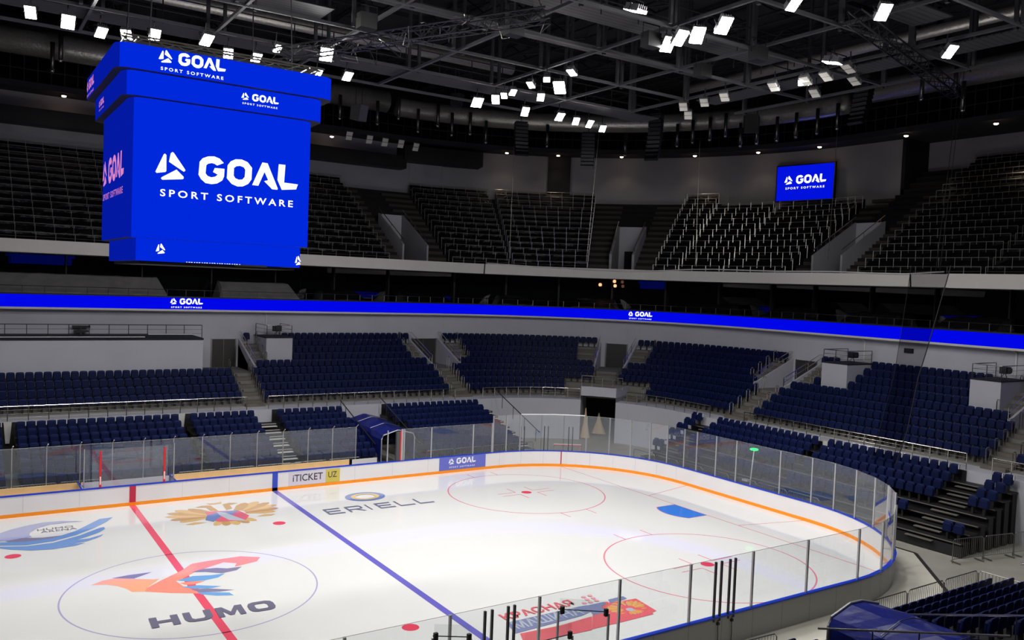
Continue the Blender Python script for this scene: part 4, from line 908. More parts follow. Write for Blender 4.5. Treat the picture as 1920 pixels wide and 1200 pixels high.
# things in the corner behind the glass
g = empty('hockey_goal', (26.3, 12.9, 0)); g.rotation_euler = (0, 0, -.55); tag(g, 'spare red goal frame standing behind the corner glass', 'goal')
mb = MB(); mb.tube([(-.1, 0, 0), (-.1, 0, 1.22), (1.75, 0, 1.22), (1.75, 0, 0)], .035, 8); mb.build('red_frame', 'red', g)
mb = MB(); mb.tube([(-.1, .05, 1.28), (1.75, .05, 1.28)], .03, 6); mb.build('white_pad', 'white_plastic', g)
mb = MB(); mb.tube([(-.1, 0, .03), (-.1, .8, .03), (1.75, .8, .03), (1.75, 0, .03)], .025, 6); mb.tube([(-.1, .8, .03), (-.1, .3, 1.2)], .02, 6); mb.tube([(1.75, .8, .03), (1.75, .3, 1.2)], .02, 6); mb.build('base_frame', 'red_white', g)
for i, (t, r, z0, z1, wd) in enumerate(((39.3, 13.2, 0.05, 1.75, .62), (38.35, 11.0, 0.0, 2.4, .40))):
    q = P2(t, r); o = empty('tunnel_curtain', (q[0], q[1], 0), ang(t)); tag(o, ['tan curtain gathered to a peak in the middle of the corner tunnel', 'tan curtain pulled to the left wall of the corner tunnel'][i], 'curtain')
    mb = MB(); n = 28; vs = []
    for lv in range(6):
        q_ = lv/5; z = z0+(z1-z0)*q_; rr = wd*((1-q_)**1.3)*.9+.03
        for j in range(n): a = 2*pi*j/n; f = 1+.10*sin(7*a); vs.append((rr*f*cos(a), .35*rr*f*sin(a), z))
    mb.add(vs, [(l*n+j, l*n+(j+1) % n, (l+1)*n+(j+1) % n, (l+1)*n+j) for l in range(5) for j in range(n)]); mb.build('drape', 'curtain', o, True)
    mb = MB(); mb.tube([(0, 0, z1-.05), (0, 0, 3.4)], .01, 4); mb.build('cord', 'post_black', o)
gl = empty('goal_light', (31.15, .42, 0)); tag(gl, 'green glowing goal light on a white pole behind the end glass', 'signal light')
mb = MB(); mb.tube([(0, 0, 0), (0, -.25, 2.85)], .03, 8); mb.build('pole', 'white_plastic', gl)
mb = MB(); mb.lathe([(.05, 0), (.2, .03), (.25, .08), (.2, .13), (.05, .16)], (0, -.25, 2.82), 20); mb.build('lamp', 'green_glow', gl, True)
mb = MB(); mb.box(-.12, .12, .05, .45, .95, 1.06); mb.build('white_unit', 'white_plastic', gl)
# ------------------------------------------------------------------ ribbon display and suites
rb = empty('ribbon_display', (0, 0, 0)); tag(rb, 'long blue ribbon display running round the whole bowl', 'ribbon display')
mb = MB(); sheet(mb, T0, T1, 19.0, 9.24, 19.0, 10.07); mb.build('screen', 'ribbon_blue', rb)
mb = MB(); ring(mb, T0, T1, [(18.99, 9.10), (18.99, 9.24), (19.3, 9.24), (19.3, 9.10)]); mb.build('lower_trim', 'fascia', rb)
mb = MB(); ring(mb, T0, T1, [(19.01, 10.07), (19.01, 10.17), (19.3, 10.17), (19.3, 9.24), (19.03, 9.24), (19.03, 10.07)]); mb.build('casing', 'frame_black', rb)
def ribbon_logo(t, s):
    p = P3(t, 18.93, 9.68); a = ang(t); put_logo('logo', rb, p, (cos(a), sin(a), 0), (0, 0, 1), s, 'logo_white', True, (t, 18.93))
ribbon_logo(6.35, 0.475); ribbon_logo(41.15, 0.45)
mb = MB(); ring(mb, T0, T1, [(19.3, 9.1), (19.3, 9.95), (24.2, 9.95), (24.2, 9.1)]); struct(mb.build('floor_suites', 'frame_black'), 'dark floor of the suite level')
mb = MB(); sheet(mb, T0, T1, 19.0, 12.80, 24.5, 12.80); struct(mb.build('ceiling_suites', 'wall_dark'), 'dark soffit over the suite level')
mb = MB(); sheet(mb, T0, T1, 24.3, 9.9, 24.3, 12.82); struct(mb.build('wall_suites', 'black'), 'black back wall of the suites')
# suite glazing: flat facets, each about 5 m
ts = march(T0, T1, 23.2, 5.0)
wroot = empty('window_1', (0, 0, 0)); wroot['kind'] = 'structure'; wroot['label'] = 'dark glazing of the suites'
for i in range(len(ts)-1):
    a, b = P2(ts[i], 23.2), P2(ts[i+1], 23.2)
    mb = MB(); mb.quad((*a, 9.95), (*b, 9.95), (*b, 12.8), (*a, 12.8)); mb.build('pane', 'suite_glass', wroot)
    mb = MB(); tprism(mb, ts[i], .10, [(22.9, 9.95), (22.9, 12.8), (23.3, 12.8), (23.3, 9.95)]); mb.build('mullion', 'frame_black', wroot)
for n, (a, b) in enumerate(((-9.0, 16.5), (16.5, 40.0), (40.0, 56.0), (56.0, 80.0))):
    bowl_guard('suite_rail', 'thin steel rail above the ribbon display, %s' % ['over the far side', 'before the corner', 'round the corner', 'over the end stand'][n], a, b, 19.12, 10.17, .46, step=1.25, mats=('steel', 'steel', 'steel_dull'), nr=0, pr=.022, group='rails above the ribbon display')
def cover(t0, t1, label, m, top=11.45, jit=.05, r0=19.7):
    mb = MB(); n = max(2, int(arc_len(t0, t1, 20)/.6)); prof = [(r0, 9.95), (r0, 10.22), (r0+.9, 10.8), (r0+1.75, top-.04), (r0+2.3, top), (r0+2.5, 9.95)]; rnd = random.Random(int(t0*10)); vs = []; k = len(prof)
    for i in range(n+1):
        t = t0+(t1-t0)*i/n
        for j, (r, z) in enumerate(prof):
            e = jit if 0 < j < k-1 else 0
            sh = .35 if i in (0, n) and 1 < j < k-1 else 0
            vs.append(P3(t+(sh if i == 0 else -sh if i == n else 0), r+e*rnd.uniform(-1, 1), z+e*.6*rnd.uniform(-1, 1)))
    fs = [(i*k+j, i*k+j+1, (i+1)*k+j+1, (i+1)*k+j) for i in range(n) for j in range(k-1)]+[tuple(range(k-1, -1, -1)), tuple(range(n*k, (n+1)*k))]
    mb.add(vs, fs); return tag(mb.build('seat_cover', m), label, 'cover')
cover(-13, 5.15, 'long grey dust sheet over the suite seats above centre ice', 'tarp_grey')
cover(8.85, 14.9, 'shorter grey dust sheet over suite seats right of the scoreboard', 'tarp_grey', 11.33)
for i, (a, b) in enumerate(((16.8, 20.4), (24.2, 28.0), (31.2, 33.6), (36.3, 39.3), (43.5, 47.0), (49.5, 53.0), (56.5, 61.0), (63.5, 67.5))):
    cover(a, b, 'black covered suite seats, %s group along from the grey sheets' % ORD[i+1], 'cover_black', 10.95, .07)
for i, (t, z) in enumerate(((38.05, 12.25), (39.0, 12.2), (38.95, 12.6))):
    q = P3(t, 21.5, z); o = empty('pendant_lamp', q); tag(o, ['orange pendant lamp alone in the corner suite', 'lower orange pendant lamp of the pair in the corner suite', 'orange pendant lamp just under the corner suite ceiling'][i], 'lamp')
    mb = MB(); mb.lathe([(.06, .14), (.13, .10), (.15, -.05), (.09, -.14)], (0, 0, 0), 14); mb.build('shade', 'pendant', o, True)
    mb = MB(); mb.tube([(0, 0, .12), (0, 0, 12.8-z)], .01, 4); mb.build('cord', 'black', o)

# ------------------------------------------------------------------ upper tier
def ru(i): return 19.4+0.85*i
def fu(i): return 13.2+0.56*i
def nrow(t): return 14
mb = MB(); ring(mb, T0, 64.7, [(18.98, 12.8), (18.86, 13.65), (19.10, 13.65), (19.2, 12.8)]); ring(mb, 64.72, T1, [(18.90, 12.78), (18.80, 13.68), (19.10, 13.68), (19.2, 12.78)])
struct(mb.build('wall_fascia', 'fascia'), 'white front edge of the upper tier')
mb = MB()
for t in (30.0, 62.2): tprism(mb, t, .05, [(18.86, 12.8), (18.75, 13.65), (18.9, 13.65), (18.99, 12.8)])
struct(mb.build('trim_fascia', 'dark_platform'))
UV = [(23.9, 26.2), (38.75, 40.25), (53.5, 56.0)]
UST = [(22.4, 23.8), (26.3, 27.8), (37.3, 38.65), (40.35, 41.7), (51.6, 53.4), (56.1, 57.8)]
UST2 = [(31.9, 32.15), (46.4, 46.6), (66.5, 66.7)]
NR = lambda a: 18 if a >= 53.4 else 12 if a > 43.0 else 14
mb = MB(); mbs = MB()
for (ta, tb) in ((T0, 43.4), (43.4, 53.4), (53.4, T1)):
    for i in range(NR(ta)):
        for a, b in cuts(ta, tb, UV if i < 7 else []):
            zl = fu(i-1) if i else 12.8
            sheet(mb, a, b, ru(i), zl, ru(i), fu(i)); sheet(mb, a, b, ru(i), fu(i), ru(i+1), fu(i))
for a, b in UV:
    sheet(mb, a, b, 19.1, 13.2, 25.4, 13.2)
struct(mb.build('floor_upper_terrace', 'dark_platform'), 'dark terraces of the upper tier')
for a, b in UST:
    for i in range(13): r0 = ru(i+1); ring(mbs, a, b, [(r0-.42, fu(i)), (r0-.42, fu(i)+.28), (r0, fu(i)+.28), (r0, fu(i))]); 
struct(mbs.build('floor_upper_steps', 'step_shaded'), 'concrete steps of the upper tier in a shade-darkened colour')
for n, (a, b) in enumerate(UV):
    mb = MB(); sheet(mb, a, b, 25.2, 13.2, 25.2, 17.8); struct(mb.build('wall_portal', 'wall_grey'), 'grey back wall of an upper tier entrance')
    mb = MB(); sheet(mb, a+.4, b-.4, 25.15, 13.2, 25.15, 15.5); struct(mb.build('door_%d' % (6+n), 'dark_platform'), 'dim opening of an upper tier entrance')
    for t in (a, b):
        mb = MB(); tprism(mb, t, .16, [(20.1, 13.2), (20.1, 15.0), (25.2, 17.85), (25.2, 13.2)]); struct(mb.build('wall_portal_side', 'wall_dark'), 'sloping side wall of an upper tier entrance')
        h = empty('portal_handrail', P3(t, 20.1, 15.0)); tag(h, 'sloping handrail on the %s wall of the %s upper entrance' % ('left' if t == a else 'right', ORD[n+1]), 'handrail', 'upper entrance handrails')
        o = Vector(h.location); L = lambda r, z: Vector(P3(t, r, z))-o
        mb = MB(); mb.tube([L(20.1, 15.4), L(25.2, 18.3)], .035, 6); mb.build('rail', 'steel_dull', h)
        for q in (.1, .5, .9): mb = MB(); mb.tube([L(20.1+5.1*q, 14.9+2.85*q), L(20.1+5.1*q, 15.4+2.9*q)], .02, 5); mb.build('post', 'steel_dull', h)
# rows of safety rails: each row between aisles is one thing
USEC = cuts(-9, 76, UST+UV+UST2+[(43.35, 43.45)])
SN = ['over the frame edge', 'behind the scoreboard', 'right of the scoreboard', 'before the first upper entrance', 'after the first upper entrance', 'left of the corner entrance', 'right of the corner entrance', 'under the wall screen', 'past the last entrance', 'at the right frame edge', 'at the far right']
for n, (a, b) in enumerate(USEC):
    for i in range(0, NR(a)):
        r, z = ru(i)+.06, fu(i); L = arc_len(a, b, r); k = max(1, round(L/1.15)); h = 1.02 if i else .95
        mb = MB(); pts = [P3(a+.05+(b-a-.1)*j/k, r, z+h) for j in range(k+1)]; mb.tube(pts, .020, 5)
        dark = i > 8 
        for j in range(k+1):
            q = P3(a+.05+(b-a-.1)*j/k, r, 0); mb.tube([(q[0], q[1], z+.02), (q[0], q[1], z+h)], .019 if i else .022, 4)
        if i == 0:
            for hh in (.35, .65): mb.tube([(p[0], p[1], z+hh) for p in pts], .010, 4)
        tag(mb.build('row_rail', 'rail_bright'), 'thin steel row rail, %s row up the upper tier, %s' % (ORD[i+1], SN[min(n, 10)]), 'row rail', 'upper tier row rails')
# covered seats of the upper tier
mb = MB(); rnd = random.Random(11)
for n, (a, b) in enumerate(USEC):
    for i in range(NR(a)):
        r = ru(i)+.30
        k = max(1, int(arc_len(a, b, r)/.5))
        prev = None
        for j in range(k+1):
            t = a+.1+(b-a-.2)*j/k; e = lambda s: s*rnd.uniform(-1, 1)
            jt = .05 if i < 6 else .02
            cur = [P3(t, r-.12+e(jt), fu(i)+.02), P3(t, r-.16+e(jt), fu(i)+.50+e(jt)), P3(t, r+.05+e(jt), fu(i)+.84+e(jt)), P3(t, r+.2+e(jt), fu(i)+.80+e(jt)), P3(t, r+.24, fu(i)+.02)]
            if prev:
                for q in range(4): mb.quad(prev[q], cur[q], cur[q+1], prev[q+1])
            prev = cur
tag(mb.build('covered_seats', 'cover_black'), 'dark rows of upper tier seats under wrinkled black covers', 'seats', None, 'stuff')
# white hose and joint posts on the fascia
HOSE = [(30.14, 13.72), (31.98, 13.66), (33.88, 13.6), (35.76, 13.56), (38.3, 13.5), (40.61, 13.5), (42.86, 13.66), (44.75, 13.8), (46.29, 13.84), (51.43, 13.74), (56.16, 13.76), (59.96, 13.66), (61.91, 13.64), (64.5, 13.8)]
mb = MB(); mb.tube([P3(t, 18.78, z) for t, z in HOSE], .045, 8); tag(mb.build('white_hose', 'hose', smooth=True), 'sagging white hose lying along the upper tier fascia', 'hose')
# back wall of the upper tier
mb = MB(); sheet(mb, T0, 29.6, 31.3, 19.0, 31.3, 25.6); sheet(mb, 29.6, 53.4, 31.6, 19.0, 31.6, 25.6); sheet(mb, 53.4, T1, 34.7, 21.5, 34.7, 26.4)
struct(mb.build('wall_back', 'wall_dark'), 'dark grey back wall above the upper tier')
mb = MB(); tprism(mb, 53.45, .3, [(31.3, 19), (31.3, 25.6), (35, 25.6), (35, 19)]); struct(mb.build('wall_step', 'frame_black'), 'black return wall between the two back walls')
mb = MB(); tprism(mb, 35.4, 1.1, [(31.3, 21.4), (31.3, 25.5), (31.7, 25.5), (31.7, 21.4)]); struct(mb.build('column', 'frame_black'), 'dark column on the back wall')
mb = MB(); ring(mb, T0, 27.5, [(29.6, 22.7), (29.6, 23.9), (31.5, 23.9), (31.5, 22.7)]); ring(mb, 27.3, 31.4, [(29.2, 23.5), (29.2, 24.9), (31.5, 24.9), (31.5, 23.5)]); struct(mb.build('ceiling_gallery', 'frame_black'), 'dark gallery over the upper tier')
mb = MB(); ring(mb, T0, T1, [(29.0, 25.25), (29.0, 25.7), (36, 25.7), (36, 25.25)]); struct(mb.build('ceiling_soffit', 'ceiling'), 'dark soffit ring')
for i, t in enumerate((-0.69, 21.02, 27.84, 32.66, 35.28, 38.49, 42.14, 45.25, 48.23, 54.54, 61.58)):
    z = 25.15 if t > 31 or t < 0 else 24.85
    q = P3(t, 29.7, z); o = empty('downlight', q); tag(o, 'small warm round downlight under the dark soffit, %s from the frame edge' % ORD[i+1], 'downlight', 'soffit downlights')
    mb = MB(); mb.lathe([(.20, .04), (.24, .0), (.2, -.03)], (0, 0, 0), 16); mb.build('trim_ring', 'black_box', o)
    mb = MB(); mb.lathe([(.17, -.02), (.15, -.10), (.06, -.13)], (0, 0, 0), 16); mb.build('lens', 'downlight', o)
    l = bpy.data.lights.new('downlight_beam', 'SPOT'); l.energy = 45; l.color = (1, .78, .55); l.spot_size = 2.0; l.spot_blend = .6; l.shadow_soft_size = .15
    lo = bpy.data.objects.new('downlight_beam', l); COL.objects.link(lo); lo.parent = o; lo.location = (0, 0, -.2)
# wall screen
x0, x1 = P3(46.02, 31.15, 0), P3(48.65, 31.15, 0); a = math.atan2(x1[1]-x0[1], x1[0]-x0[0]); W_ = math.hypot(x1[0]-x0[0], x1[1]-x0[1])
ws = empty('wall_screen', ((x0[0]+x1[0])/2-.35*cos(a+pi/2), (x0[1]+x1[1])/2-.35*sin(a+pi/2), 22.22), a); tag(ws, 'blue screen with white logo on the back wall of the upper tier', 'screen')
mb = MB(); mb.box(-W_/2, W_/2, -.06, -.02, -1.57, 1.57); mb.build('screen', 'small_screen', ws)
mb = MB(); mb.box(-W_/2-.12, W_/2+.12, -.02, .25, -1.66, 1.69); mb.build('case', 'screen_case', ws)
for x in (-1.2, 1.4): mb = MB(); mb.box(x-.05, x+.05, 0, .1, -2.6, -1.6); mb.build('bracket', 'frame_black', ws)
put_logo('logo', ws, (0.1, -.07, 0.06), (1, 0, 0), (0, 0, 1), .85, 'logo_white')

# ------------------------------------------------------------------ scoreboard cube
sb = empty('scoreboard', (0, 0, 12.1)); tag(sb, 'huge blue four-sided video scoreboard hanging over centre ice', 'scoreboard')
def rrect(a, r, n=6):
    pts = []
    for cx, cy, s in ((a-r, -a+r, -pi/2), (a-r, a-r, 0), (-a+r, a-r, pi/2), (-a+r, -a+r, pi)):
        pts += [(cx+r*cos(s+pi/2*i/n), cy+r*sin(s+pi/2*i/n)) for i in range(n+1)]
    return pts
def band(name, a, r, z0, z1, label=None):
    P = rrect(a, r); n = len(P); mb = MB()
    for i in range(n):
        p, q = P[i], P[(i+1) % n]; nx = (q[1]-p[1]); ny = -(q[0]-p[0])
        # left face takes the darker blue, the other faces the brighter one
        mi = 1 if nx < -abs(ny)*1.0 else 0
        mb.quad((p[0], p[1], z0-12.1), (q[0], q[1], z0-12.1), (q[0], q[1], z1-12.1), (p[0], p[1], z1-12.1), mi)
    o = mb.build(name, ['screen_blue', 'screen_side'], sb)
    if label: o['label'] = label
    mb = MB(); mb.ngon([(x, y, z0-12.1) for x, y in P][::-1]); mb.ngon([(x, y, z1-12.1) for x, y in P]); mb.build('housing', 'louvre', o)
    return o
b_low = band('lower_screen', 2.77, .12, 12.18, 12.98, 'lower blue screen with corner emblems')
b_main = band('main_screen', 3.04, .45, 12.92, 17.6, 'main blue screen with large white logo')
b_r2 = band('middle_ring', 3.30, .45, 17.39, 18.20, 'middle blue ring display')
b_r1 = band('upper_ring', 3.56, .45, 18.16, 18.93, 'upper blue ring display')
def face_logo(par, a, c, z, s, m, side='front'):
    if side == 'front': put_logo('logo', par, (c, -a-.012, z-12.1), (1, 0, 0), (0, 0, 1), s, m)
    if side == 'left': put_logo('logo', par, (-a-.012, c, z-12.1), (0, -1, 0), (0, 0, 1), s, m)
    if side == 'right': put_logo('logo', par, (a+.012, c, z-12.1), (0, 1, 0), (0, 0, 1), s, m)
face_logo(b_main, 3.04, 0.18, 15.03, 1.0, 'logo_white'); face_logo(b_main, 3.04, 0.1, 15.1, .98, 'logo_pink', 'left')
face_logo(b_r1, 3.56, -1.25, 18.56, .44, 'logo_white'); face_logo(b_r1, 3.56, 2.1, 18.5, .40, 'logo_pink', 'left'); face_logo(b_r1, 3.56, -.2, 18.5, .40, 'logo_pink', 'right')
face_logo(b_r2, 3.30, 1.02, 17.80, .27, 'logo_white'); face_logo(b_r2, 3.30, 1.2, 17.75, .26, 'logo_pink', 'left')
def sign_only(par, p, X, Y, s, m='logo_white'):
    X, Y, P = Vector(X), Vector(Y), Vector(p); mb = MB()
    for k in ('e1', 'e2', 'e3'): tri_poly(mb, [tuple(P+X*((q[0]+1.79)*s)+Y*((q[1]-15.3)*s)) for q in LG[k]])
    mb.build('emblem', m, par)
sign_only(b_low, (-1.99, -2.79, .50), (.85, 0, 0), (0, 0, 1), .37); sign_only(b_low, (2.66, -2.79, .34), (.62, 0, 0), (0, 0, 1), .37)
mb = MB()
for i in range(22): x = -1.15+1.75*i/21; mb.box(x-.015-.01*(i % 3), x+.015, -2.79, -2.775, .09, .11)
mb.build('caption_remnant', 'logo_white', b_low)
mb = MB()
mb.box(-2.77, -2.2, -2.85, -2.76, .03, .12) if False else None
mb.box(-2.6, 2.6, -2.6, 2.6, -.02, .06); mb.build('underside', 'frame_black', sb)
mb = MB(); mb.box(.42, 1.55, -2.782, -2.7, .04, .10); mb.build('dead_module', 'screen_case', b_low)
def truss(mb, a, b, s=.4, seg=.8, r=.03):
    a, b = Vector(a), Vector(b); d = (b-a); L = d.length; d.normalize(); u = Vector((0, 0, 1)) if abs(d.z) < .9 else Vector((1, 0, 0)); v = d.cross(u).normalized()
    u = v.cross(d).normalized()
    C = [a+v*s/2+u*s/2, a-v*s/2+u*s/2, a-v*s/2-u*s/2, a+v*s/2-u*s/2]
    for c in C: mb.tube([c, c+d*L], r, 5)
    n = max(1, int(L/seg))
    for i in range(n):
        for k in range(4):
            p, q = C[k], C[(k+1) % 4]
            if i % 2: p, q = q, p
            mb.tube([p+d*L*i/n, q+d*L*(i+1)/n], r*.55, 4)
mb = MB()
for s in (1, -1): truss(mb, (-3.3, 3.0*s, 7.0), (3.3, 3.0*s, 7.0), .35); truss(mb, (3.0*s, -3.0, 7.0), (3.0*s, 3.0, 7.0), .35)
mb.build('top_truss', 'steel_dull', sb)
for x in (-2.4, 2.4):
    for y in (-2.4, 2.4): mb = MB(); mb.tube([(x, y, 6.8), (x*.9, y*.9, 14.5)], .02, 4); mb.build('hoist_cable', 'dark_steel', sb)

# ------------------------------------------------------------------ roof
mb = MB(); mb.quad((-22, -45, 31.5), (80, -45, 31.5), (80, 62, 31.5), (-22, 62, 31.5)); struct(mb.build('ceiling', 'ceiling'), 'dark roof deck')
mb = MB(); 
sheet(mb, T0, T1, 35.5, 25.3, 36.0, 31.5); struct(mb.build('wall_roof', 'black'), 'black wall above the soffit ring')
ZG = 22.6
mb = MB()
YB = [(6.9, -18, 11), (11.8, -24, 11.3), (16.7, -24, 7.0), (21.6, -24, 10.4), (26.5, -22, 7.0), (2.0, -18, 11), (-3, -18, 11), (31.3, -16, 3)]
for x, y0, y1 in YB: mb.box(x-.065, x+.065, y0, y1, ZG, ZG+.13)
for y, x0, x1 in ((6.85, -12, 26.6), (2.3, -12, 26.6), (-2.15, -12, 31), (-6.7, -12, 31), (-11.1, 0, 31), (-15.5, 0, 31), (11.2, -12, 21.7)): mb.box(x0, x1, y-.065, y+.065, ZG-.02, ZG+.11)
struct(mb.build('ceiling_grid', 'beam'), 'grey steel grid of the roof')
mb = MB()
for x, y0, y1 in YB:
    for y in (6.85, 2.3, -2.15, -6.7, -11.1, -15.5):
        if y0 < y < y1+.2:
            for dx, dy in ((.45, .35), (-.45, -.35)): mb.box(x+dx-.07, x+dx+.07, y+dy-.07, y+dy+.07, ZG, 30.5)
struct(mb.build('ceiling_posts', 'beam_mid'), 'steel hangers of the roof grid')
mb = MB()
for x in (-6, 1, 8, 15, 22, 29, 36, 43): truss(mb, (x, -30, 30.4), (x, 40, 30.4), 1.5, 2.4, .10)
for y in (-20, -10, 0, 10, 20, 30): mb.box(-15, 50, y-.12, y+.12, 29.6, 29.9)
struct(mb.build('ceiling_trusses', 'beam_dark'), 'deep roof trusses')
# walkway decks
mb = MB()
for (x0, x1, y0, y1, z) in ((-12, 30, 8.2, 9.9, 22.9), (6.5, 26, -5.4, -3.4, 23.3), (-12, 26, .2, 1.2, 23.6), (7.4, 9.4, -20, -8, 23.4), (22.6, 25.4, -13.5, -11.8, 23.2), (-8, 6, 3.0, 5.0, 23.5), (28, 29.6, -20, 3, 22.9)): mb.box(x0, x1, y0, y1, z, z+.06)
struct(mb.build('floor_catwalk', 'deck_panel'), 'grey catwalk decks in the roof')
mb = MB()
for y in (8.2, 9.9, -5.4, -3.4):
    for h in (.5, 1.1): mb.tube([(-12, y, 23+h), (30, y, 23+h)], .03, 4)
    for i in range(22): mb.tube([(-12+2*i, y, 22.9), (-12+2*i, y, 24.1)], .03, 4)
struct(mb.build('trim_catwalk_rail', 'beam_dark'), 'catwalk railings')
# gallery with vertical bars behind the ducts
mb = MB()
for t in march(T0, 76, 29.2, .9): mb.box(*[v for p in zip(P2(t, 29.2), P2(t, 29.2)) for v in (p[0]-.04, p[1]+.04)], 25.6, 29.5)
for z in (26.6, 27.6): ring(mb, T0, 76, [(29.15, z), (29.15, z+.08), (29.25, z+.08), (29.25, z)])
struct(mb.build('trim_gallery', 'beam_dark'), 'vertical bars of the roof gallery')
def duct(label, pts, r, mname='duct'):
    mb = MB(); mb.tube(pts, r, 16); o = mb.build('air_duct', mname, None, True); tag(o, label, 'air duct', 'silver air ducts'); return o
duct('big silver air duct running behind the scoreboard on the far side', [P3(t, 27.8, 28.3) for t in tsamples(T0, 25.5)], .95)
duct('big silver air duct curving round the corner of the roof', [P3(t, 27.3, 27.9) for t in tsamples(26.3, 51, 1.5)], .85)
duct('big silver air duct over the end stand', [P3(t, 27.6, 28.6) for t in tsamples(52, T1)], .9)
duct('slimmer silver air duct crossing above the far grid', [(-12, 16.5, 26.6), (24, 16.5, 26.6)], .38)
duct('slim silver air duct along the right end of the roof', [(38, 14, 27.0), (38, -26, 27.0)], .32)
NOZ = [(20.25, 25.75), (23.8, 25.76), (25.85, 26.54), (27.22, 25.64), (28.36, 26.38), (29.17, 25.7), (30.2, 25.95), (31.1, 25.31), (33.06, 25.03), (34.54, 25.34), (38.87, 24.63), (41.7, 25.41), (42.53, 25.69), (43.47, 25.86), (44.31, 26.1), (45.14, 25.1), (46.03, 25.22), (47.13, 25.3), (48.17, 25.43), (49.32, 25.5), (50.76, 25.63), (57.91, 26.86), (60.46, 26.97), (61.07, 25.57), (-1.82, 26.09), (-1.3, 26.91)]
for i, (t, z) in enumerate(NOZ):
    o = empty('air_nozzle', P3(t, 26, z)); tag(o, 'vertical silver drop pipe with bright tip below the duct, %s from the left' % (ORD[i+1]), 'drop pipe', 'drop pipes below the ducts')
    mb = MB(); mb.tube([(0, 0, .1), (0, 0, 2.1)], .16, 10); mb.build('pipe', 'nozzle', o, True)
    mb = MB(); mb.lathe([(.16, .12), (.15, .02), (.08, -.08)], (0, 0, 0), 12); mb.build('tip', 'nozzle_tip', o, True)

# ------------------------------------------------------------------ floodlights
BEAM = [0]
def lamp_fixture(pos, aim, label, on=True, size=.62, power=None, spread=2.6):
    pos, aim = Vector(pos), Vector(aim); d = (aim-pos).normalized()
    o = empty('floodlight', pos); tag(o, label, 'floodlight', 'lit floodlights' if on else 'unlit floodlights')
    x = d.cross(Vector((0, 0, 1))).normalized(); y = x.cross(d).normalized()
    for s in (-.5, .5):
        c = y*s*size*.78
        mb = MB(); mb.obox(c-d*.07, x*size*.52, y*size*.36, d*.05); hd = mb.build('head', 'lamp_body', o)
        mb = MB(); mb.obox(c-d*.01, x*size*.48, y*size*.33, d*.012); mb.build('lens', 'lamp_on' if on else 'lamp_off', o)
        mb = MB()
        for k in range(5): mb.obox(c-d*.18+x*size*(.4-.2*k), x*.012, y*size*.3, d*.09)
        mb.build('heat_sink', 'lamp_body', hd)
    mb = MB(); mb.tube([x*size*.6, x*size*.6-d*.4, -x*size*.6-d*.4, -x*size*.6], .025, 5); mb.tube([-d*.4, Vector((0, 0, max(ZG-pos.z-.06, .2)))-d*.3], .03, 5); mb.build('yoke', 'dark_steel', o)
    if on and power:
        l = bpy.data.lights.new('flood_beam', 'SPOT'); l.energy = power; l.spot_size = spread; l.spot_blend = 0.5; l.shadow_soft_size = .35; l.color = (1.0, .99, .97)
        lo = bpy.data.objects.new('flood_beam', l); COL.objects.link(lo); lo.parent = o; lo.location = d*.25
        BEAM[0] += 1; k = BEAM[0]
        tgt = Vector((pos.x+(-4, 1, 5)[k % 3], (9, 2, -4, -10, 5)[k % 5], 0))
        lo.rotation_euler = (tgt-pos).to_track_quat('-Z', 'Y').to_euler()
ON = [(-5.2, 7.01), (-3.81, 7.43), (-2.46, 8.2), (-1.53, 7.79), (-.53, 7.03), (1.46, 6.23), (2.8, 7.84), (4.05, 7.68), (4.34, 5.44), (6.4, 4.88), (8.76, 8.1), (16.74, 8.72), (17.06, 7.32), (16.91, 6.23), (16.85, 5.26), (16.6, 3.27), (18.58, 5.17), (16.56, 1.82), (18.01, 2.73), (16.65, -.07), (20.09, 8.85), (22.47, 8.66), (23.95, 9.0), (25.07, 9.05), (26.63, 9.7), (16.81, -6.39), (16.56, -7.35), (16.82, -8.05), (16.68, -9.55), (16.67, -12.78), (19.73, -14.19), (26.04, -13.09), (7.4, 8.49)]
LSZ = [.40, .50, .42, .42, .44, .46, .42, .42, .30, .56, .42, .58, .42, .32, .32, .32, .38, .32, .58, .36, .42, .46, .38, .38, .38, .50, .50, .50, .50, .40, .44, .42, .28]
ROWN = ['far row above the scoreboard', 'row left of the corner group', 'row across the right of the ice', 'corner row over the right end', 'row nearest on the right']
def rown(i): return 0 if i < 11 or i == 32 else 2 if i < 20 else 3 if i < 25 else 4
cnt = {}
for i, (x, y) in enumerate(ON):
    rn = rown(i); cnt[rn] = cnt.get(rn, 0)+1
    if rn == 0: aim = (x*1.0-3+(i % 3)*2.5, -9+(i % 4)*2.5, 0)
    elif rn == 2: aim = (x-9+(i % 3)*3, y*.3-7+(i % 2)*4, 0)
    elif rn == 3: aim = (x-6+(i % 2)*3, -3-(i % 3)*3, 0)
    else: aim = (x-9+(i % 3)*3, y-17, 0)
    lamp_fixture((x, y, 22.0), aim, 'glaring white floodlight, %s in the %s' % (ORD[cnt[rn]], ROWN[rn]), True, LSZ[i], SPOT_W*(1.35, 1, 1.0, .6, 1.5)[rn], 1.75 if rn in (2, 3) else 2.6)
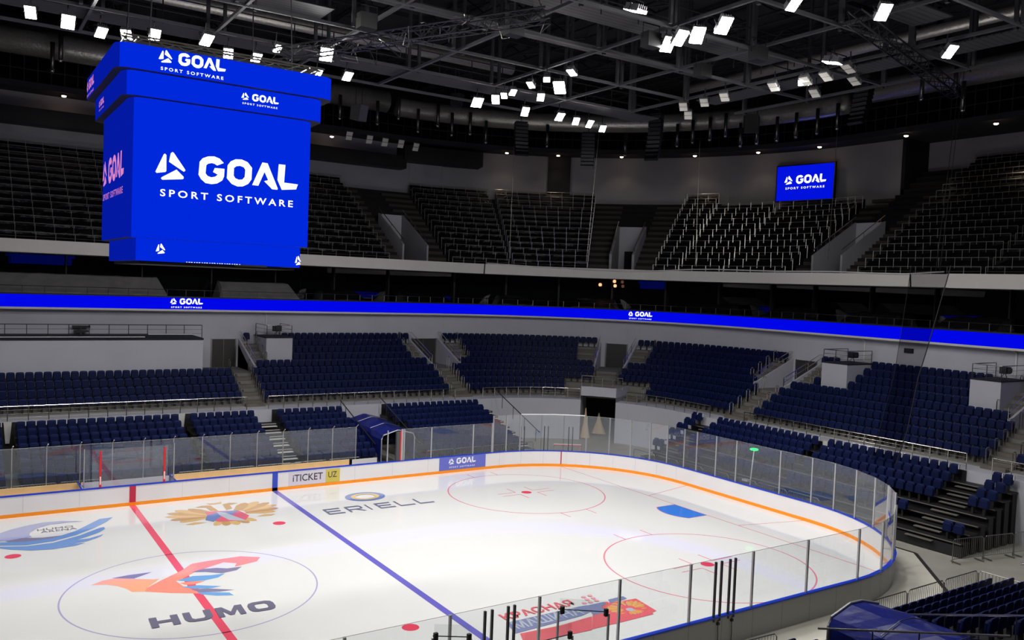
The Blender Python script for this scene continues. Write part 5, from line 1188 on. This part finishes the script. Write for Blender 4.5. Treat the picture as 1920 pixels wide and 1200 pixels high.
# the same rig continues to the left and over the near side, outside the frame
for i, (x, y) in enumerate([(-8, 7.4), (-10, 7.6), (-8, -8), (-5, -8), (-2, -8), (1, -8), (4, -8.2), (7, -8.4), (10, -8.5), (13, -8.6), (24, -9), (26, -6)]):
    lamp_fixture((x, y, 22.0), (x*.95, -2+(i % 3)*3 if y > 0 else 2-(i % 4)*3, 0), 'floodlight of the same rig outside the picture, %s' % ORD[i+1], True, .5, SPOT_W*1.35)
for i, x in enumerate((8, 17, 26)):  # lamps added out of view to brighten the outside of the near boards
    lamp_fixture((x, -25.5, 22.0), (x+2, -14, 0), 'added unseen floodlight brightening the near boards, %s' % ORD[i+1], True, .5, SPOT_W*.9)
OFF = [(25.69, 1.65), (27.5, 3.08), (25.73, .14), (25.56, -1.43), (25.64, -4.51), (25.8, -6.25), (28.14, -5.01), (25.81, -7.36), (25.35, -8.85), (27.41, -7.73)]
for i, (x, y) in enumerate(OFF): lamp_fixture((x, y, 22.0), (x-9, y*.3-6, 2), 'unlit grey floodlight, %s in the dark row right of the lit ones' % ORD[i+1], False, .42)
for i, (t, z) in enumerate(((19.55, 23.7), (21.37, 23.63), (22.79, 23.58), (24.28, 23.63), (25.72, 23.53))):
    q = P3(t, 22, z); lamp_fixture(q, (q[0]-3, q[1]-28, 4), 'unlit pale floodlight, %s in the row against the grey far wall' % ORD[i+1], False, .50)
# trusses carrying lights
for i, (a, b) in enumerate((((3.6, 3.6, 21.2), (11.5, -5.2, 22.4)), ((20, -12.8, 22.25), (34, -9, 22.25)))):
    mb = MB(); truss(mb, a, b, .5, .55, .035); o = mb.build('lighting_truss', ['dark_steel', 'post_black'][i]); tag(o, ['black cable-wrapped truss rising right of the scoreboard', 'black truss at the top right of the roof'][i], 'truss')
    if i == 0:
        rnd = random.Random(5); a, b = Vector(a), Vector(b)
        for k in range(40):
            p = a+(b-a)*rnd.random(); mb = MB(); e = lambda s: Vector((rnd.uniform(-s, s), rnd.uniform(-s, s), rnd.uniform(-s, s)))
            p0 = p+e(.35); mb.tube([p0, p0+e(.35), p0+e(.4)+Vector((0, 0, -.15)), p0+e(.45)], .02, 4); mb.build('cable', 'steel_dull' if k % 3 == 0 else 'black', o)
# line arrays and hung speakers
def line_array(t, r, z0, z1, n, label, curl=.9):
    q = P2(t, r); o = empty('speaker_array', (q[0], q[1], z1), ang(t)); tag(o, label, 'speaker array', 'hanging speaker arrays')
    H = z0-z1
    for i in range(n):
        f = i/(n-1); tilt = -.05-curl*(f**2); y = -.45*(f**2.2)*H*.5; z = H*(1-f)*.98
        mb = MB(); d = Vector((0, -cos(tilt), sin(tilt))); u = Vector((0, sin(tilt), cos(tilt))); h = H/n*.46
        mb.obox((0, y, z), (.55, 0, 0), d*.32, u*h); c = mb.build('cabinet', 'black_box', o)
        mb = MB(); mb.obox(Vector((0, y, z))+d*.325, (.5, 0, 0), d*.01, u*h*.85); mb.build('grille', 'dark_steel', c)
    mb = MB(); mb.box(-.5, .5, -.35, .35, H+.1, H+.2); mb.tube([(0, 0, H+.2), (0, 0, H+3.0)], .03, 4); mb.build('rigging_frame', 'dark_steel', o)
line_array(31.7, 16, 25.4, 23.0, 9, 'black curved speaker array left of the corner wires')
line_array(37.1, 16, 24.8, 22.1, 10, 'slim black speaker array straight above the corner tunnel', .4)
line_array(42.4, 16, 26.2, 22.8, 11, 'black curved speaker array right of the corner wires')
line_array(60.0, 16, 26.8, 23.6, 12, 'black curved speaker array beside the unlit floodlights')
line_array(64.4, 16, 29.6, 25.9, 14, 'large black speaker array at the top right of the roof')
for i, (t, r, z, s, rz) in enumerate(((18.2, 17, 24.6, .85, .4), (49.7, 17, 24.9, 1.0, .7), (20.6, 6, 24.2, .6, .6), (9.0, 0.0, 24.0, .55, .3))):
    q = P2(t, r); o = empty('hung_speaker', (q[0], q[1], z), ang(t)+rz); tag(o, ['grey angled speaker box before the silver duct, right of the scoreboard', 'black cube speaker box over the far corner', 'small speaker hung over the grid right of the scoreboard', 'dark speaker hung above the middle of the grid'][i], 'speaker', 'hung speaker boxes')
    mb = MB(); mb.add([(-s*.5, -s*.5, -s*.7), (s*.5, -s*.5, -s*.7), (s*.6, s*.5, -s*.55), (-s*.6, s*.5, -s*.55), (-s*.5, -s*.75, s*.7), (s*.5, -s*.75, s*.7), (s*.6, s*.4, s*.7), (-s*.6, s*.4, s*.7)], [(3, 2, 1, 0), (4, 5, 6, 7), (0, 1, 5, 4), (1, 2, 6, 5), (2, 3, 7, 6), (3, 0, 4, 7)]); mb.build('cabinet', 'lamp_body' if i == 0 else 'black_box', o)
    mb = MB()
    for x in (-s*.4, s*.4): mb.tube([(x, 0, s*.7), (x, 0, s*.7+2.5)], .03, 4)
    mb.build('hanger', 'dark_steel', o)
# moving heads on the grid, dark
for i, (x, y) in enumerate(((11.0, -3.6), (16.2, -6.0), (21.0, -7.5), (21.3, -4.0), (6.0, -.5))):
    o = empty('stage_light', (x, y, 22.2)); tag(o, 'dark stage light hung under the grid, %s from the scoreboard' % ORD[(1+i)], 'stage light', 'dark stage lights')
    mb = MB(); mb.box(-.35, .35, -.25, .25, -.35, .25); mb.build('head', 'black_box', o)
    mb = MB(); mb.tube([(-.45, 0, 0), (-.45, 0, .6), (.45, 0, .6), (.45, 0, 0)], .03, 5); mb.build('yoke', 'black', o)
# hanging wires
for i, (a, b) in enumerate((((31.73, 24.5), (31.71, 14.2)), ((37.72, 25.39), (37.22, 14.2)), ((44.92, 24.5), (45.02, 14.2)), ((56.28, 25.4), (56.05, 14.6)), ((65.26, 27.42), (64.37, 13.8)), ((64.96, 26.5), (64.11, 13.8)))):
    mb = MB(); mb.tube([P3(a[0], 18.5, a[1]), P3(b[0], 18.5, b[1])], .022, 5); tag(mb.build('hanging_wire', 'steel_dull'), 'thin steel wire from roof to upper tier front, %s from the left' % ORD[i+1], 'wire', 'hanging wires')
# gathered protective net at the right
mb = MB(); L_ = [(32, -8.31, 13.6), (32, -7.98, 10.3), (32, -7.72, 8.0), (32, -7.1, 5.2), (32, -6.7, 3.6)]; R_ = [(32, -10.31, 13.6), (32, -9.56, 10.3), (32, -9.01, 8.1), (32, -8.6, 5.4), (32, -8.1, 3.6)]
for i in range(4): mb.quad(L_[i], R_[i], R_[i+1], L_[i+1])
o = mb.build('safety_net', 'net'); tag(o, 'dark gathered safety net hanging down beside the end stand', 'net')
mb = MB(); mb.tube(R_, .028, 6); mb.tube(L_, .012, 5); mb.build('edge_rope', 'black', o)
